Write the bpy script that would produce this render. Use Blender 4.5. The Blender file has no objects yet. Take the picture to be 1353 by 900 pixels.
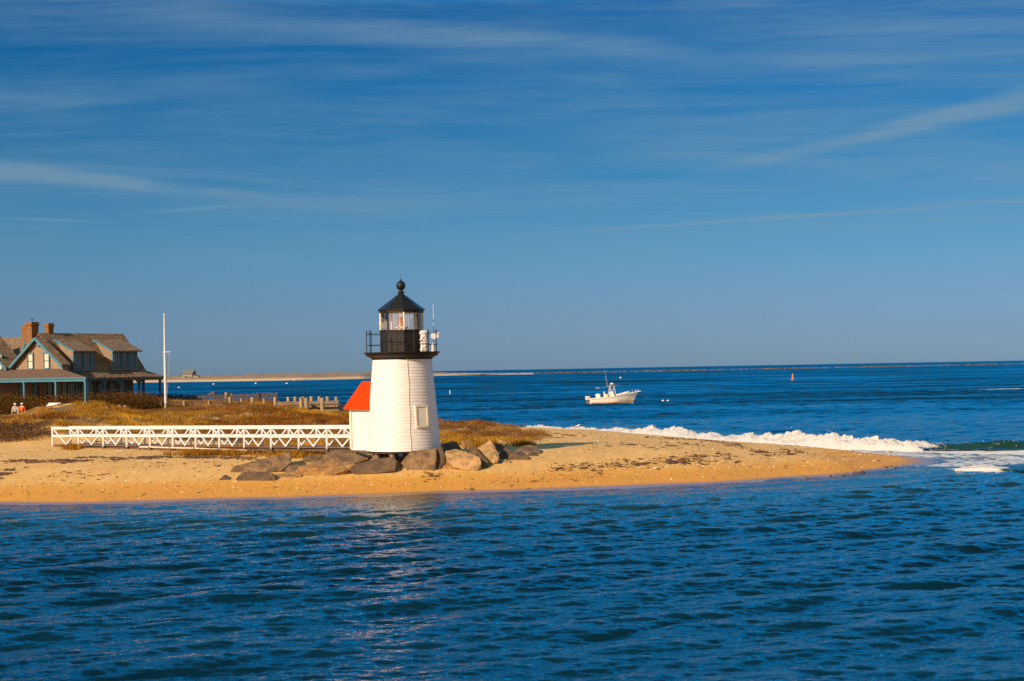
import bpy, bmesh, math, random
import numpy as np
from mathutils import Matrix, Vector, noise as mnoise

random.seed(7)
rng = np.random.default_rng(11)
scene = bpy.context.scene
COL = scene.collection

# ---------------------------------------------------------------- camera
F, PX, PY, ROLL, H = 2000.0, 676.5, 488.5, math.radians(1.04), 5.8
CR, SR = math.cos(ROLL), math.sin(ROLL)
cam_data = bpy.data.cameras.new("camera")
cam = bpy.data.objects.new("camera", cam_data)
COL.objects.link(cam)
cam_data.sensor_width = 36.0
cam_data.lens = 36.0 * F / 1353.0
cam_data.shift_y = 38.5 / 1353.0
cam_data.clip_start = 0.5
cam_data.clip_end = 200000.0
cam.matrix_world = Matrix(((CR, SR, 0, 0), (0, 0, -1, 0), (-SR, CR, 0, H), (0, 0, 0, 1)))
scene.camera = cam

# ---------------------------------------------------------------- light
SUN_AZ, SUN_EL = math.radians(41), math.radians(28)      # degrees to the left of straight behind the camera
sdir = Vector((-math.sin(SUN_AZ) * math.cos(SUN_EL), -math.cos(SUN_AZ) * math.cos(SUN_EL), math.sin(SUN_EL)))
sun_data = bpy.data.lights.new("sun", 'SUN')
sun_data.energy = 4.9
sun_data.angle = math.radians(0.5)
sun_data.color = (1.0, 0.80, 0.59)
sun = bpy.data.objects.new("sun", sun_data)
COL.objects.link(sun)
sun.rotation_euler = sdir.to_track_quat('Z', 'Y').to_euler()
sun.location = (-60, -60, 60)

scene.view_settings.view_transform = 'Standard'
scene.view_settings.look = 'None'
scene.view_settings.exposure = 0.45
scene.view_settings.gamma = 1.0
scene.view_settings.use_curve_mapping = False
scene.cycles.use_denoising = False
scene.cycles.max_bounces = 6
scene.cycles.transparent_max_bounces = 12
scene.cycles.sample_clamp_indirect = 6.0


class NT:
    """small helper for writing node trees as expressions"""
    def __init__(self, tree):
        self.t = tree
    def new(self, kind, **kw):
        n = self.t.nodes.new(kind)
        for k, v in kw.items():
            setattr(n, k, v)
        return n
    def set(self, sock, v):
        if isinstance(v, bpy.types.NodeSocket):
            self.t.links.new(v, sock)
        elif v is not None:
            sock.default_value = v
    def m(self, op, a, b=None, c=None, clamp=False):
        n = self.new('ShaderNodeMath', operation=op, use_clamp=clamp)
        self.set(n.inputs[0], a)
        if b is not None: self.set(n.inputs[1], b)
        if c is not None: self.set(n.inputs[2], c)
        return n.outputs[0]
    def vm(self, op, a, b=None):
        n = self.new('ShaderNodeVectorMath', operation=op)
        self.set(n.inputs[0], a)
        if b is not None: self.set(n.inputs[1], b)
        return n.outputs['Value'] if op in ('DOT_PRODUCT', 'LENGTH') else n.outputs[0]
    def ss(self, x, a, b, lo=0.0, hi=1.0):
        n = self.new('ShaderNodeMapRange', interpolation_type='SMOOTHSTEP')
        self.set(n.inputs[0], x); self.set(n.inputs[1], a); self.set(n.inputs[2], b)
        n.inputs[3].default_value = lo; n.inputs[4].default_value = hi
        return n.outputs[0]
    def mix(self, f, a, b, mode='MIX'):
        n = self.new('ShaderNodeMix', data_type='RGBA', blend_type=mode)
        self.set(n.inputs[0], f); self.set(n.inputs[6], col4(a)); self.set(n.inputs[7], col4(b))
        return n.outputs[2]
    def noise(self, vec, scale, detail=3.0, rough=0.55, dist=0.0):
        n = self.new('ShaderNodeTexNoise')
        self.set(n.inputs['Vector'], vec)
        n.inputs['Scale'].default_value = scale; n.inputs['Detail'].default_value = detail
        n.inputs['Roughness'].default_value = rough; n.inputs['Distortion'].default_value = dist
        return n.outputs[0]
    def comb(self, x, y, z):
        n = self.new('ShaderNodeCombineXYZ')
        for i, v in enumerate((x, y, z)): self.set(n.inputs[i], v)
        return n.outputs[0]
    def sep(self, v):
        n = self.new('ShaderNodeSeparateXYZ'); self.set(n.inputs[0], v)
        return n.outputs
    def shmix(self, f, a, b):
        n = self.new('ShaderNodeMixShader')
        self.set(n.inputs[0], f); self.t.links.new(a, n.inputs[1]); self.t.links.new(b, n.inputs[2])
        return n.outputs[0]
    def bump(self, height, strength, dist=0.05, normal=None):
        n = self.new('ShaderNodeBump')
        n.inputs['Strength'].default_value = strength; n.inputs['Distance'].default_value = dist
        self.set(n.inputs['Height'], height)
        if normal is not None: self.t.links.new(normal, n.inputs['Normal'])
        return n.outputs[0]


def col4(c):
    if isinstance(c, (tuple, list)) and len(c) == 3:
        return (c[0], c[1], c[2], 1.0)
    return c


def pix(u, v):
    du, dv = u - PX, v - PY
    return (du * CR - dv * SR) / F, (du * SR + dv * CR) / F
def at(u, v, D):
    x, y = pix(u, v)
    return Vector((x * D, D, H - y * D))
def atz(u, v, z=0.0):
    x, y = pix(u, v)
    D = (H - z) / y
    return Vector((x * D, D, z))

# ---------------------------------------------------------------- world: Nishita sky, thin cirrus, two old contrails
world = bpy.data.worlds.new("World")
scene.world = world
world.use_nodes = True
wt = NT(world.node_tree)
for n in list(world.node_tree.nodes): world.node_tree.nodes.remove(n)
sky = wt.new('ShaderNodeTexSky', sky_type='NISHITA', sun_disc=False)
sky.sun_elevation = SUN_EL
sky.sun_rotation = math.pi + SUN_AZ
sky.altitude = 0.0
sky.air_density = 1.0; sky.dust_density = 0.3; sky.ozone_density = 3.0
tc = wt.new('ShaderNodeTexCoord')
d = wt.vm('NORMALIZE', tc.outputs['Generated'])
dx, dy, dz = wt.sep(d)
hs = wt.new('ShaderNodeHueSaturation')
hs.inputs['Saturation'].default_value = 1.32
hs.inputs['Value'].default_value = 1.0
wt.set(hs.inputs['Color'], sky.outputs[0])
elev = wt.m('MAXIMUM', dz, 0.0)
ramp = wt.new('ShaderNodeValToRGB')
cr = ramp.color_ramp
cr.elements[0].position = 0.0; cr.elements[0].color = (0.23, 0.385, 0.83, 1)
cr.elements[1].position = 1.0; cr.elements[1].color = (7.0, 2.5, 1.0, 1)
for p_, c_ in ((0.02, (0.225, 0.355, 0.74)), (0.044, (0.24, 0.357, 0.64)), (0.074, (0.225, 0.394, 0.59)), (0.104, (0.175, 0.398, 0.575)), (0.143, (0.12, 0.388, 0.55)), (0.19, (0.05, 0.377, 0.555)), (0.235, (0.008, 0.355, 0.55)), (0.262, (0.012, 1.55, 1.75)), (0.33, (0.02, 4.2, 4.7)), (0.44, (0.05, 2.8, 3.1)), (0.56, (0.2, 1.7, 1.9)), (0.66, (5.0, 2.4, 1.1))):  # bands above the view boosted to brighten the water, zenith warmed as added fill
    e_ = cr.elements.new(p_); e_.color = col4(c_)
wt.set(ramp.inputs[0], elev)
rampn = wt.mix(wt.ss(dy, 0.12, -0.25), ramp.outputs[0], (3.2, 1.5, 0.75))     # sun's half of the sky boosted and warmed to fill shadows
skycol = wt.mix(1.0, hs.outputs[0], rampn, 'MULTIPLY')
# cirrus lies on a high level sheet: direction projected on a plane far above
inv = wt.m('DIVIDE', 1.0, wt.m('ADD', elev, 0.03))
cx = wt.m('MULTIPLY', dx, inv); cy = wt.m('MULTIPLY', dy, inv)
sk = wt.m('ADD', cy, wt.m('MULTIPLY', cx, 0.45))
warp = wt.noise(wt.comb(cx, cy, 0.0), 0.55, 3.0)
sk2 = wt.m('ADD', sk, wt.m('MULTIPLY', warp, 1.6))
az = wt.m('DIVIDE', dx, wt.m('MAXIMUM', wt.m('ABSOLUTE', dy), 0.05)); el = wt.m('DIVIDE', elev, wt.m('MAXIMUM', wt.m('ABSOLUTE', dy), 0.05))
elw = wt.m('ADD', el, wt.m('MULTIPLY', wt.noise(wt.comb(wt.m('MULTIPLY', az, 2.4), wt.m('MULTIPLY', el, 5.0), 1.0), 1.0, 3.0), 0.032))
n1 = wt.noise(wt.comb(wt.m('MULTIPLY', az, 3.4), wt.m('MULTIPLY', elw, 58.0), 2.3), 1.0, 9.0, 0.70, 0.35)
n2 = wt.noise(wt.comb(wt.m('MULTIPLY', az, 2.4), wt.m('MULTIPLY', elw, 11.0), 7.7), 1.0, 5.0, 0.6)
streak = wt.m('MULTIPLY', wt.ss(n1, 0.22, 0.76), wt.ss(n2, 0.20, 0.58))
streak = wt.m('MULTIPLY', wt.m('MULTIPLY', streak, wt.ss(el, 0.04, 0.12)), wt.ss(el, 0.29, 0.25))
def trail(a, b, w0, w1, x0, x1, strength, fi=.15, fo=.1, wob=.004):
    va = Vector((pix(*a)[0], 1, -pix(*a)[1])); vb = Vector((pix(*b)[0], 1, -pix(*b)[1]))
    nrm = va.cross(vb).normalized()
    dist = wt.m('ABSOLUTE', wt.m('ADD', wt.vm('DOT_PRODUCT', d, tuple(nrm)), wt.m('MULTIPLY', wt.m('SUBTRACT', wt.noise(wt.comb(wt.m('MULTIPLY', cx, .6), cy, a[1] * 1.0), 1.2, 3.0), 0.5), wob)))
    t = wt.m('DIVIDE', dx, dy)
    w = wt.ss(t, x0, x1, w0, w1)
    band = wt.ss(wt.m('DIVIDE', dist, w), 1.0, 0.0)
    fade = wt.m('MULTIPLY', wt.m('MULTIPLY', wt.ss(t, x0, x0 + fi), wt.ss(t, x1, x1 - fo)), wt.m('GREATER_THAN', dy, 0.0))
    g = wt.noise(wt.comb(wt.m('MULTIPLY', cx, 1.2), wt.m('MULTIPLY', cy, .8), a[0] * .01), 2.0, 5.0)
    return wt.m('MULTIPLY', wt.m('MULTIPLY', wt.m('MULTIPLY', band, fade), wt.m('MULTIPLY', wt.ss(g, 0.0, 0.62), wt.ss(n1, 0.08, 0.58))), strength * 1.15)
trs = [trail((940, 225), (1353, 132), 0.006, 0.014, 0.09, 0.55, 1.0, .2, .1), trail((700, 308), (1353, 266), 0.0018, 0.0036, 0.0, 0.6, 0.8, .12, .1),
       trail((0, 225), (430, 272), 0.013, 0.007, -0.6, -0.09, 0.75, .05, .18, .008), trail((0, 288), (180, 295), 0.003, 0.0016, -0.6, -0.235, 0.5, .05, .08, .001), trail((195, 280), (335, 271), 0.0016, 0.0022, -0.245, -0.16, 0.45, .04, .05, .001),
       trail((250, 25), (950, 72), 0.016, 0.010, -0.3, 0.15, 0.45, .2, .1, .012)]
cl = wt.m('MULTIPLY', streak, 0.85)
for q_ in trs: cl = wt.m('ADD', cl, q_)
cl = wt.m('MINIMUM', cl, 1.1)
lowband = wt.m('MULTIPLY', wt.m('MULTIPLY', wt.ss(elev, 0.0, 0.03), wt.ss(elev, 0.085, 0.04)), wt.ss(wt.noise(wt.comb(wt.m('MULTIPLY', dx, 2.0), wt.m('MULTIPLY', dz, 22.0), 0.0), 1.7, 4.0), 0.42, 0.8))
cl = wt.m('ADD', cl, wt.m('MULTIPLY', lowband, 0.45), clamp=True)
cloudcol = (1.6, 2.75, 3.7)
final = wt.mix(wt.m('MULTIPLY', cl, 0.70), skycol, cloudcol)
bg = wt.new('ShaderNodeBackground')
bg.inputs['Strength'].default_value = 0.085
wt.set(bg.inputs['Color'], final)
wo = wt.new('ShaderNodeOutputWorld')
wt.t.links.new(bg.outputs[0], wo.inputs[0])


# ---------------------------------------------------------------- materials
def base_mat(name):
    m = bpy.data.materials.new(name); m.use_nodes = True
    t = NT(m.node_tree)
    bs = m.node_tree.nodes['Principled BSDF']
    return m, t, bs
def mat(name, c1, c2=None, scale=4.0, rough=0.7, detail=4.0, bump=0.0, bscale=None, stretch=(1, 1, 1), metal=0.0, spec=None, lo=0.35, hi=0.65):
    m, t, bs = base_mat(name)
    geo = t.new('ShaderNodeTexCoord')
    v = t.vm('MULTIPLY', geo.outputs['Object'], stretch)
    c2 = c2 or tuple(x * 0.8 for x in c1)
    n = t.noise(v, scale, detail, 0.6)
    t.set(bs.inputs['Base Color'], t.mix(t.ss(n, lo, hi), c1, c2))
    bs.inputs['Roughness'].default_value = rough
    bs.inputs['Metallic'].default_value = metal
    if spec is not None: bs.inputs['Specular IOR Level'].default_value = spec
    if bump:
        t.set(bs.inputs['Normal'], t.bump(t.noise(v, bscale or scale * 3, 4.0, 0.6), bump, 0.03))
    return m
M = {}
M['white_wood'] = mat('white_wood', (0.59, 0.57, 0.555), (0.52, 0.50, 0.485), 2.2, 0.6, stretch=(1, 1, 3), bump=0.15, bscale=20)
M['white_paint'] = mat('white_paint', (0.54, 0.53, 0.54), (0.49, 0.48, 0.48), 3.0, 0.5)
M['panel'] = mat('panel', (0.56, 0.55, 0.49), (0.50, 0.49, 0.43), 3.0, 0.6)
M['cream_trim'] = mat('cream_trim', (0.62, 0.56, 0.46), (0.52, 0.46, 0.36), 5.0, 0.6)
M['black'] = mat('black_paint', (0.007, 0.007, 0.008), (0.012, 0.011, 0.010), 5.0, 0.5, spec=.25)
M['black_wall'] = mat('black_wall', (0.015, 0.013, 0.012), (0.008, 0.008, 0.008), 6.0, 0.6, spec=.25)
M['red_roof'] = mat('red_roof', (0.56, 0.040, 0.0015), (0.46, 0.030, 0.0012), 3.0, 0.9, bump=0.3, bscale=9, spec=.08)
M['lens_red'] = mat('lens_red', (0.65, 0.09, 0.02), (0.6, 0.16, 0.03), 6.0, 0.3)
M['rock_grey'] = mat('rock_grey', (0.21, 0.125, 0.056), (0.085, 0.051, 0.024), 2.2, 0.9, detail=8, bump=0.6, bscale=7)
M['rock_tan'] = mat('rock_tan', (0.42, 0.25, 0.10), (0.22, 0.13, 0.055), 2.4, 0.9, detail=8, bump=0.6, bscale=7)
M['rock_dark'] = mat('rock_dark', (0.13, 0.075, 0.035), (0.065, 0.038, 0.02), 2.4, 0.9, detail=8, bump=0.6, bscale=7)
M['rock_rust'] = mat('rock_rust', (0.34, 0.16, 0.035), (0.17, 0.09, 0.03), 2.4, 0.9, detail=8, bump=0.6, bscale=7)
M['timber'] = mat('timber', (0.10, 0.065, 0.04), (0.06, 0.04, 0.025), 6, 0.85, stretch=(1, 1, .3))
M['timber_pale'] = mat('timber_pale', (0.34, 0.24, 0.14), (0.22, 0.155, 0.09), 5, 0.85, stretch=(1, 1, .3))
M['timber_grey'] = mat('timber_grey', (0.22, 0.15, 0.09), (0.13, 0.085, 0.05), 5, 0.85, stretch=(1, 1, .3))
M['deck_wood'] = mat('deck_wood', (0.20, 0.105, 0.05), (0.13, 0.07, 0.035), 5, 0.85)
M['shingle_wall'] = mat('shingle_wall', (0.29, 0.205, 0.125), (0.14, 0.10, 0.062), 9, 0.9, detail=6, stretch=(1, 1, 1.6))
M['shingle_roof'] = mat('shingle_roof', (0.215, 0.13, 0.062), (0.075, 0.046, 0.026), 4, 0.9, detail=9, stretch=(1, 1, 2.2), lo=.42, hi=.6)
M['shingle_dark'] = mat('shingle_dark', (0.13, 0.075, 0.042), (0.065, 0.04, 0.026), 6, 0.9, detail=8)
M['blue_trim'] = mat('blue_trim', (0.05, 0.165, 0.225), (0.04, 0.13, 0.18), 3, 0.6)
M['blue_trim_shaded'] = mat('blue_trim_shaded', (0.03, 0.115, 0.165), (0.02, 0.085, 0.13), 3, 0.6)  # same blue trim with shade painted in, for parts out of the sun
M['brick'] = mat('brick', (0.23, 0.098, 0.022), (0.12, 0.052, 0.016), 8, 0.9, detail=5, stretch=(1, 1, 2))
M['porch_wall_shaded'] = mat('porch_wall_shaded', (0.12, 0.095, 0.07), (0.07, 0.055, 0.042), 9, 0.9, detail=6)  # house wall colour darkened, with the porch's shade put into it
M['fence_wood'] = mat('fence_wood', (0.15, 0.095, 0.055), (0.085, 0.055, 0.035), 5, 0.9)
M['curtain'] = mat('curtain', (0.62, 0.52, 0.40), (0.50, 0.42, 0.32), 3, 0.5)
M['shadow_glass'] = mat('shadow_glass', (0.05, 0.10, 0.13), (0.03, 0.07, 0.10), 1.2, 0.12)
M['hull_white'] = mat('hull_white', (0.78, 0.72, 0.63), (0.74, 0.68, 0.6), 1.0, 0.35)
M['hull_boot'] = mat('hull_boot', (0.40, 0.18, 0.04), (0.3, 0.13, 0.03), 2.0, 0.5)
M['grey_plastic'] = mat('grey_plastic', (0.14, 0.12, 0.11), (0.08, 0.075, 0.07), 2.0, 0.4)
M['silver'] = mat('silver', (0.55, 0.50, 0.44), (0.45, 0.42, 0.38), 2.0, 0.35)
M['rope'] = mat('rope', (0.6, 0.5, 0.33), None, 3.0, 0.9)
M['buoy_orange'] = mat('buoy_orange', (0.60, 0.10, 0.01), (0.5, 0.07, 0.01), 2.0, 0.5)
M['skin'] = mat('skin', (0.50, 0.30, 0.20), None, 3.0, 0.6)
M['cloth_grey'] = mat('cloth_grey', (0.45, 0.42, 0.36), (0.36, 0.34, 0.30), 8.0, 0.9)
M['cloth_orange'] = mat('cloth_orange', (0.62, 0.10, 0.015), None, 8.0, 0.9)
M['cloth_green'] = mat('cloth_green', (0.02, 0.035, 0.02), None, 8.0, 0.9)
M['cloth_white'] = mat('cloth_white', (0.72, 0.68, 0.62), None, 8.0, 0.9)
M['cloth_dark'] = mat('cloth_dark', (0.06, 0.04, 0.03), None, 8.0, 0.9)
M['far_house'] = mat('far_house', (0.30, 0.24, 0.18), (0.24, 0.19, 0.14), 0.3, 0.9)
M['far_roof'] = mat('far_roof', (0.11, 0.115, 0.10), (0.085, 0.09, 0.08), 0.3, 0.9)
M['seaweed'] = mat('seaweed', (0.13, 0.06, 0.02), (0.05, 0.026, 0.012), 4, 0.9)
M['gull_white'] = mat('gull_white', (0.7, 0.68, 0.64), None, 4, 0.8)
M['gull_grey'] = mat('gull_grey', (0.30, 0.30, 0.30), None, 4, 0.8)

# glass that is really seen through
def glass_mat():
    m, t, bs = base_mat('lantern_glass')
    tr = t.new('ShaderNodeBsdfTransparent'); tr.inputs[0].default_value = (0.96, 0.98, 0.98, 1)
    gl = t.new('ShaderNodeBsdfGlossy'); gl.inputs['Roughness'].default_value = 0.03
    df = t.new('ShaderNodeBsdfDiffuse'); df.inputs[0].default_value = (0.75, 0.72, 0.66, 1)     # salt film
    fr = t.new('ShaderNodeFresnel'); fr.inputs[0].default_value = 1.5
    a = t.shmix(fr.outputs[0], tr.outputs[0], gl.outputs[0])
    tcn = t.new('ShaderNodeTexCoord')
    nn = t.noise(tcn.outputs['Object'], 1.8, 2.0)
    s = t.shmix(t.ss(nn, 0.35, 0.75, 0.0, 0.08), a, df.outputs[0])
    t.t.links.new(s, t.t.nodes['Material Output'].inputs[0])
    return m
M['lantern_glass'] = glass_mat()


# ---------------------------------------------------------------- mesh helpers
class MB:
    def __init__(self):
        self.v = []; self.f = []
    def add(self, vs, fs):
        o = len(self.v)
        self.v += [tuple(x) for x in vs]
        self.f += [tuple(i + o for i in f) for f in fs]
        return self
    def box(self, c, s, rz=0.0):
        x, y, z = (k / 2 for k in s)
        pts = [Vector(p) for p in ((-x, -y, -z), (x, -y, -z), (x, y, -z), (-x, y, -z), (-x, -y, z), (x, -y, z), (x, y, z), (-x, y, z))]
        R = Matrix.Rotation(rz, 3, 'Z')
        return self.add([R @ p + Vector(c) for p in pts], BOXF)
    def bar(self, a, b, w, h, up=(0, 0, 1)):
        a, b = Vector(a), Vector(b)
        dd = (b - a).normalized(); up = Vector(up)
        if abs(dd.dot(up)) > 0.98: up = Vector((1, 0, 0))
        s = dd.cross(up).normalized(); u2 = s.cross(dd).normalized()
        pts = []
        for e in (a, b):
            for i, j in ((-1, -1), (1, -1), (1, 1), (-1, 1)):
                pts.append(e + s * (i * w / 2) + u2 * (j * h / 2))
        return self.add(pts, [(0, 1, 2, 3), (7, 6, 5, 4), (0, 4, 5, 1), (1, 5, 6, 2), (2, 6, 7, 3), (3, 7, 4, 0)])
    def tube(self, a, b, r0, r1=None, n=10):
        r1 = r0 if r1 is None else r1
        a, b = Vector(a), Vector(b)
        dd = (b - a).normalized()
        up = Vector((0, 0, 1)) if abs(dd.z) < 0.95 else Vector((1, 0, 0))
        s = dd.cross(up).normalized(); u2 = s.cross(dd)
        pts = []
        for e, r in ((a, r0), (b, r1)):
            for k in range(n):
                t = 2 * math.pi * k / n
                pts.append(e + s * (r * math.cos(t)) + u2 * (r * math.sin(t)))
        fs = [(k, (k + 1) % n, n + (k + 1) % n, n + k) for k in range(n)]
        fs += [tuple(range(n))[::-1], tuple(range(n, 2 * n))]
        return self.add(pts, fs)
    def lathe(self, prof, n=32, c=(0, 0, 0), a0=0.0):
        pts = []; fs = []
        for r, z in prof:
            for k in range(n):
                t = a0 + 2 * math.pi * k / n
                pts.append((c[0] + r * math.cos(t), c[1] + r * math.sin(t), c[2] + z))
        for j in range(len(prof) - 1):
            for k in range(n):
                fs.append((j * n + k, j * n + (k + 1) % n, (j + 1) * n + (k + 1) % n, (j + 1) * n + k))
        fs.append(tuple(range(n))[::-1]); fs.append(tuple((len(prof) - 1) * n + k for k in range(n)))
        return self.add(pts, fs)
    def prism(self, poly, off):
        """a flat polygon (3D points) given thickness by the vector off"""
        n = len(poly); off = Vector(off)
        pts = [Vector(p) for p in poly] + [Vector(p) + off for p in poly]
        fs = [tuple(range(n))[::-1], tuple(range(n, 2 * n))] + [(k, (k + 1) % n, n + (k + 1) % n, n + k) for k in range(n)]
        return self.add(pts, fs)
    def build(self, name, m, parent=None, smooth=False, bevel=0.0):
        me = bpy.data.meshes.new(name)
        me.from_pydata(self.v, [], self.f)
        bm = bmesh.new(); bm.from_mesh(me)
        bmesh.ops.recalc_face_normals(bm, faces=bm.faces)
        bm.to_mesh(me); bm.free()
        if smooth:
            for p in me.polygons: p.use_smooth = True
            me.set_sharp_from_angle(angle=math.radians(40))
        me.materials.append(M[m] if isinstance(m, str) else m)
        o = bpy.data.objects.new(name, me)
        COL.objects.link(o)
        if parent: o.parent = parent
        if bevel:
            bv = o.modifiers.new('bevel', 'BEVEL'); bv.width = bevel; bv.segments = 2
        return o
BOXF = [(3, 2, 1, 0), (4, 5, 6, 7), (0, 1, 5, 4), (1, 2, 6, 5), (2, 3, 7, 6), (3, 0, 4, 7)]

def tag(o, label, cat, group=None, kind=None):
    o['label'] = label
    if cat: o['category'] = cat
    if group: o['group'] = group
    if kind: o['kind'] = kind
    return o
def thing(name, loc, label, cat, rz=0.0, group=None):
    o = bpy.data.objects.new(name, None)
    COL.objects.link(o)
    o.location = loc; o.rotation_euler = (0, 0, rz); o.empty_display_size = 0.3
    return tag(o, label, cat, group)
def np_mesh(name, V, Fc, m, smooth=True, attrs=None, colors=None):
    """big mesh from numpy arrays; Fc is (n,3) or (n,4)"""
    me = bpy.data.meshes.new(name)
    k = Fc.shape[1]
    me.vertices.add(len(V)); me.vertices.foreach_set('co', np.ascontiguousarray(V, dtype=np.float32).ravel())
    me.loops.add(Fc.size); me.loops.foreach_set('vertex_index', np.ascontiguousarray(Fc, dtype=np.int32).ravel())
    me.polygons.add(len(Fc))
    me.polygons.foreach_set('loop_start', np.arange(0, Fc.size, k, dtype=np.int32))
    me.polygons.foreach_set('use_smooth', np.full(len(Fc), smooth))
    for an, av in (attrs or {}).items():
        a = me.attributes.new(an, 'FLOAT', 'POINT'); a.data.foreach_set('value', np.ascontiguousarray(av, dtype=np.float32))
    if colors is not None:
        a = me.color_attributes.new('Col', 'FLOAT_COLOR', 'POINT')
        c = np.ones((len(V), 4), dtype=np.float32); c[:, :3] = colors
        a.data.foreach_set('color', c.ravel())
    me.update(calc_edges=True); me.validate()
    me.materials.append(m)
    o = bpy.data.objects.new(name, me); COL.objects.link(o)
    return o
def grid_faces(nr, nc):
    i = np.arange(nr - 1)[:, None] * nc + np.arange(nc - 1)[None, :]
    return np.stack([i, i + 1, i + nc + 1, i + nc], -1).reshape(-1, 4)
def vnoise(x, y, seed=0):
    """smooth value noise, vectorised"""
    def h(i, j):
        n = (i * 374761393 + j * 668265263 + seed * 1442695041) & 0xffffffff
        n = ((n ^ (n >> 13)) * 1274126177) & 0xffffffff
        return ((n ^ (n >> 16)) & 0xffff) / 65535.0
    i = np.floor(x).astype(np.int64); j = np.floor(y).astype(np.int64)
    fx = x - i; fy = y - j
    fx = fx * fx * (3 - 2 * fx); fy = fy * fy * (3 - 2 * fy)
    return (h(i, j) * (1 - fx) + h(i + 1, j) * fx) * (1 - fy) + (h(i, j + 1) * (1 - fx) + h(i + 1, j + 1) * fx) * fy
def fbm(x, y, o=4, seed=0):
    s = 0; a = 0.5
    for k in range(o):
        s = s + a * vnoise(x * 2 ** k, y * 2 ** k, seed + k); a *= 0.5
    return s / (1 - 0.5 ** o)
def sstep(x, a, b):
    t = np.clip((x - a) / (b - a), 0, 1)
    return t * t * (3 - 2 * t)

# ---------------------------------------------------------------- terrain: smooth surface through surveyed points
ctrl = []
near = []
for u, v in ((0, 667), (150, 664.5), (300, 661), (450, 656.5), (600, 652), (720, 648), (820, 644), (920, 640), (1010, 635.5), (1090, 630), (1150, 622)):
    p = atz(u, v); near.append((p.x, p.y))
near = [(-110, 71.5), (-80, 70.5), (-60, 70), (-42, 70)] + near
for i, (x, y) in enumerate(near):
    k = 1.0 if x < 12 else (0.8 if x < 16 else 0.5)
    ctrl += [(x, y, 0.0), (x, y - 5, -0.45), (x, y - 16, -1.9), (x, y + 4.5, 0.66 * k), (x, y + 9, 1.18 * k * (1 if x < 14 else .8))]
    ctrl += [(x, y - 30, -3.0)]
for u, v, z in ((1218, 611, 0.05), (1207, 604, 0.04), (1150, 611, 0.28), (1100, 610, 0.5)):
    p = atz(u, v, z); ctrl.append(tuple(p))
# far shore of the spit
far = [(-110, 190), (-80, 186), (-60, 182), (-40, 178), (-25, 172), (-14, 164), (-6, 155), (1.8, 141), (7.7, 129), (13.0, 118), (17.6, 109), (20.8, 102.5), (23.2, 96.5)]
for i, (x, y) in enumerate(far):
    ctrl += [(x, y, 0.0), (x + 2.5, y + 6, -0.55), (x + 6, y + 18, -2.2), (x + 10, y + 35, -3.5)]
# shoal running out from the point
for x, y, z in ((26, 90, -0.05), (29, 90, -0.10), (33, 89, -0.22), (38, 88, -0.4), (46, 86, -0.8), (60, 84, -1.6), (27, 84, -0.22), (31, 83, -0.35), (38, 80, -0.8), (28, 97, -0.25), (33, 97, -0.45), (40, 98, -0.8), (62, 100, -1.9), (-44, 124, 2.0), (-50, 122, 2.0), (26, 76, -1.0), (34, 72, -1.9), (32, 108, -1.2), (45, 112, -2.2), (60, 120, -3), (62, 60, -3.2)):
    ctrl.append((x, y, z))
# inner sand, crest of the spit
for x, y, z in ((19.5, 92, 0.55), (17, 96, 0.75), (13, 98, 0.95), (12, 106, 0.82), (8, 95, 1.2), (7, 112, 1.1), (3, 95, 1.35), (2, 115, 1.3), (2, 128, 0.75), (-2, 138, 0.75), (-5, 79, 1.18), (-3, 86, 1.35), (-8, 82, 1.3), (-2, 82, 1.25), (-14, 86, 1.4), (-20, 90, 1.42), (-27, 95, 1.42), (-34, 98, 1.35), (-45, 98, 1.35), (-70, 100, 1.4), (-110, 102, 1.5)):
    ctrl.append((x, y, z))
# dunes behind
for u, v, D in ((590, 561, 116), (640, 564, 112), (520, 556, 122), (440, 549, 130), (400, 544, 132), (340, 540, 134), (280, 540, 134), (230, 542, 130), (190, 548.5, 124), (160, 545, 131), (350, 562, 112), (250, 564, 112), (450, 566, 110), (163, 549, 124), (148, 542, 124), (128, 531.5, 124), (102, 531.5, 123), (75, 540.5, 121), (50, 549.5, 119), (25, 556.5, 118), (110, 548, 113), (150, 552, 114), (60, 560, 108), (0, 562, 116), (-60, 560, 116), (-60, 585, 103)):
    ctrl.append(tuple(at(u, v, D)))
for x, y, z in ((-40, 131, 2.1), (-36, 131, 2.4), (-31, 132, 2.5), (-26, 140, 2.75), (-20, 141, 2.5), (-16, 140, 1.9), (-12, 140, 1.3), (-24, 152, 2.7), (-18, 154, 1.9), (-32, 150, 3.1), (-40, 140, 3.2), (-36, 144, 3.3), (-45, 150, 3.4), (-55, 140, 3.2), (-48, 131, 2.1), (-60, 128, 2.6), (-75, 130, 3.0), (-75, 115, 2.4), (-110, 130, 3), (-110, 150, 3.2), (-60, 158, 3.2), (-80, 160, 3), (-40, 162, 2.6), (-30, 162, 2.0)):
    ctrl.append((x, y, z))
ctrl = np.array(ctrl, dtype=float)

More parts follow.
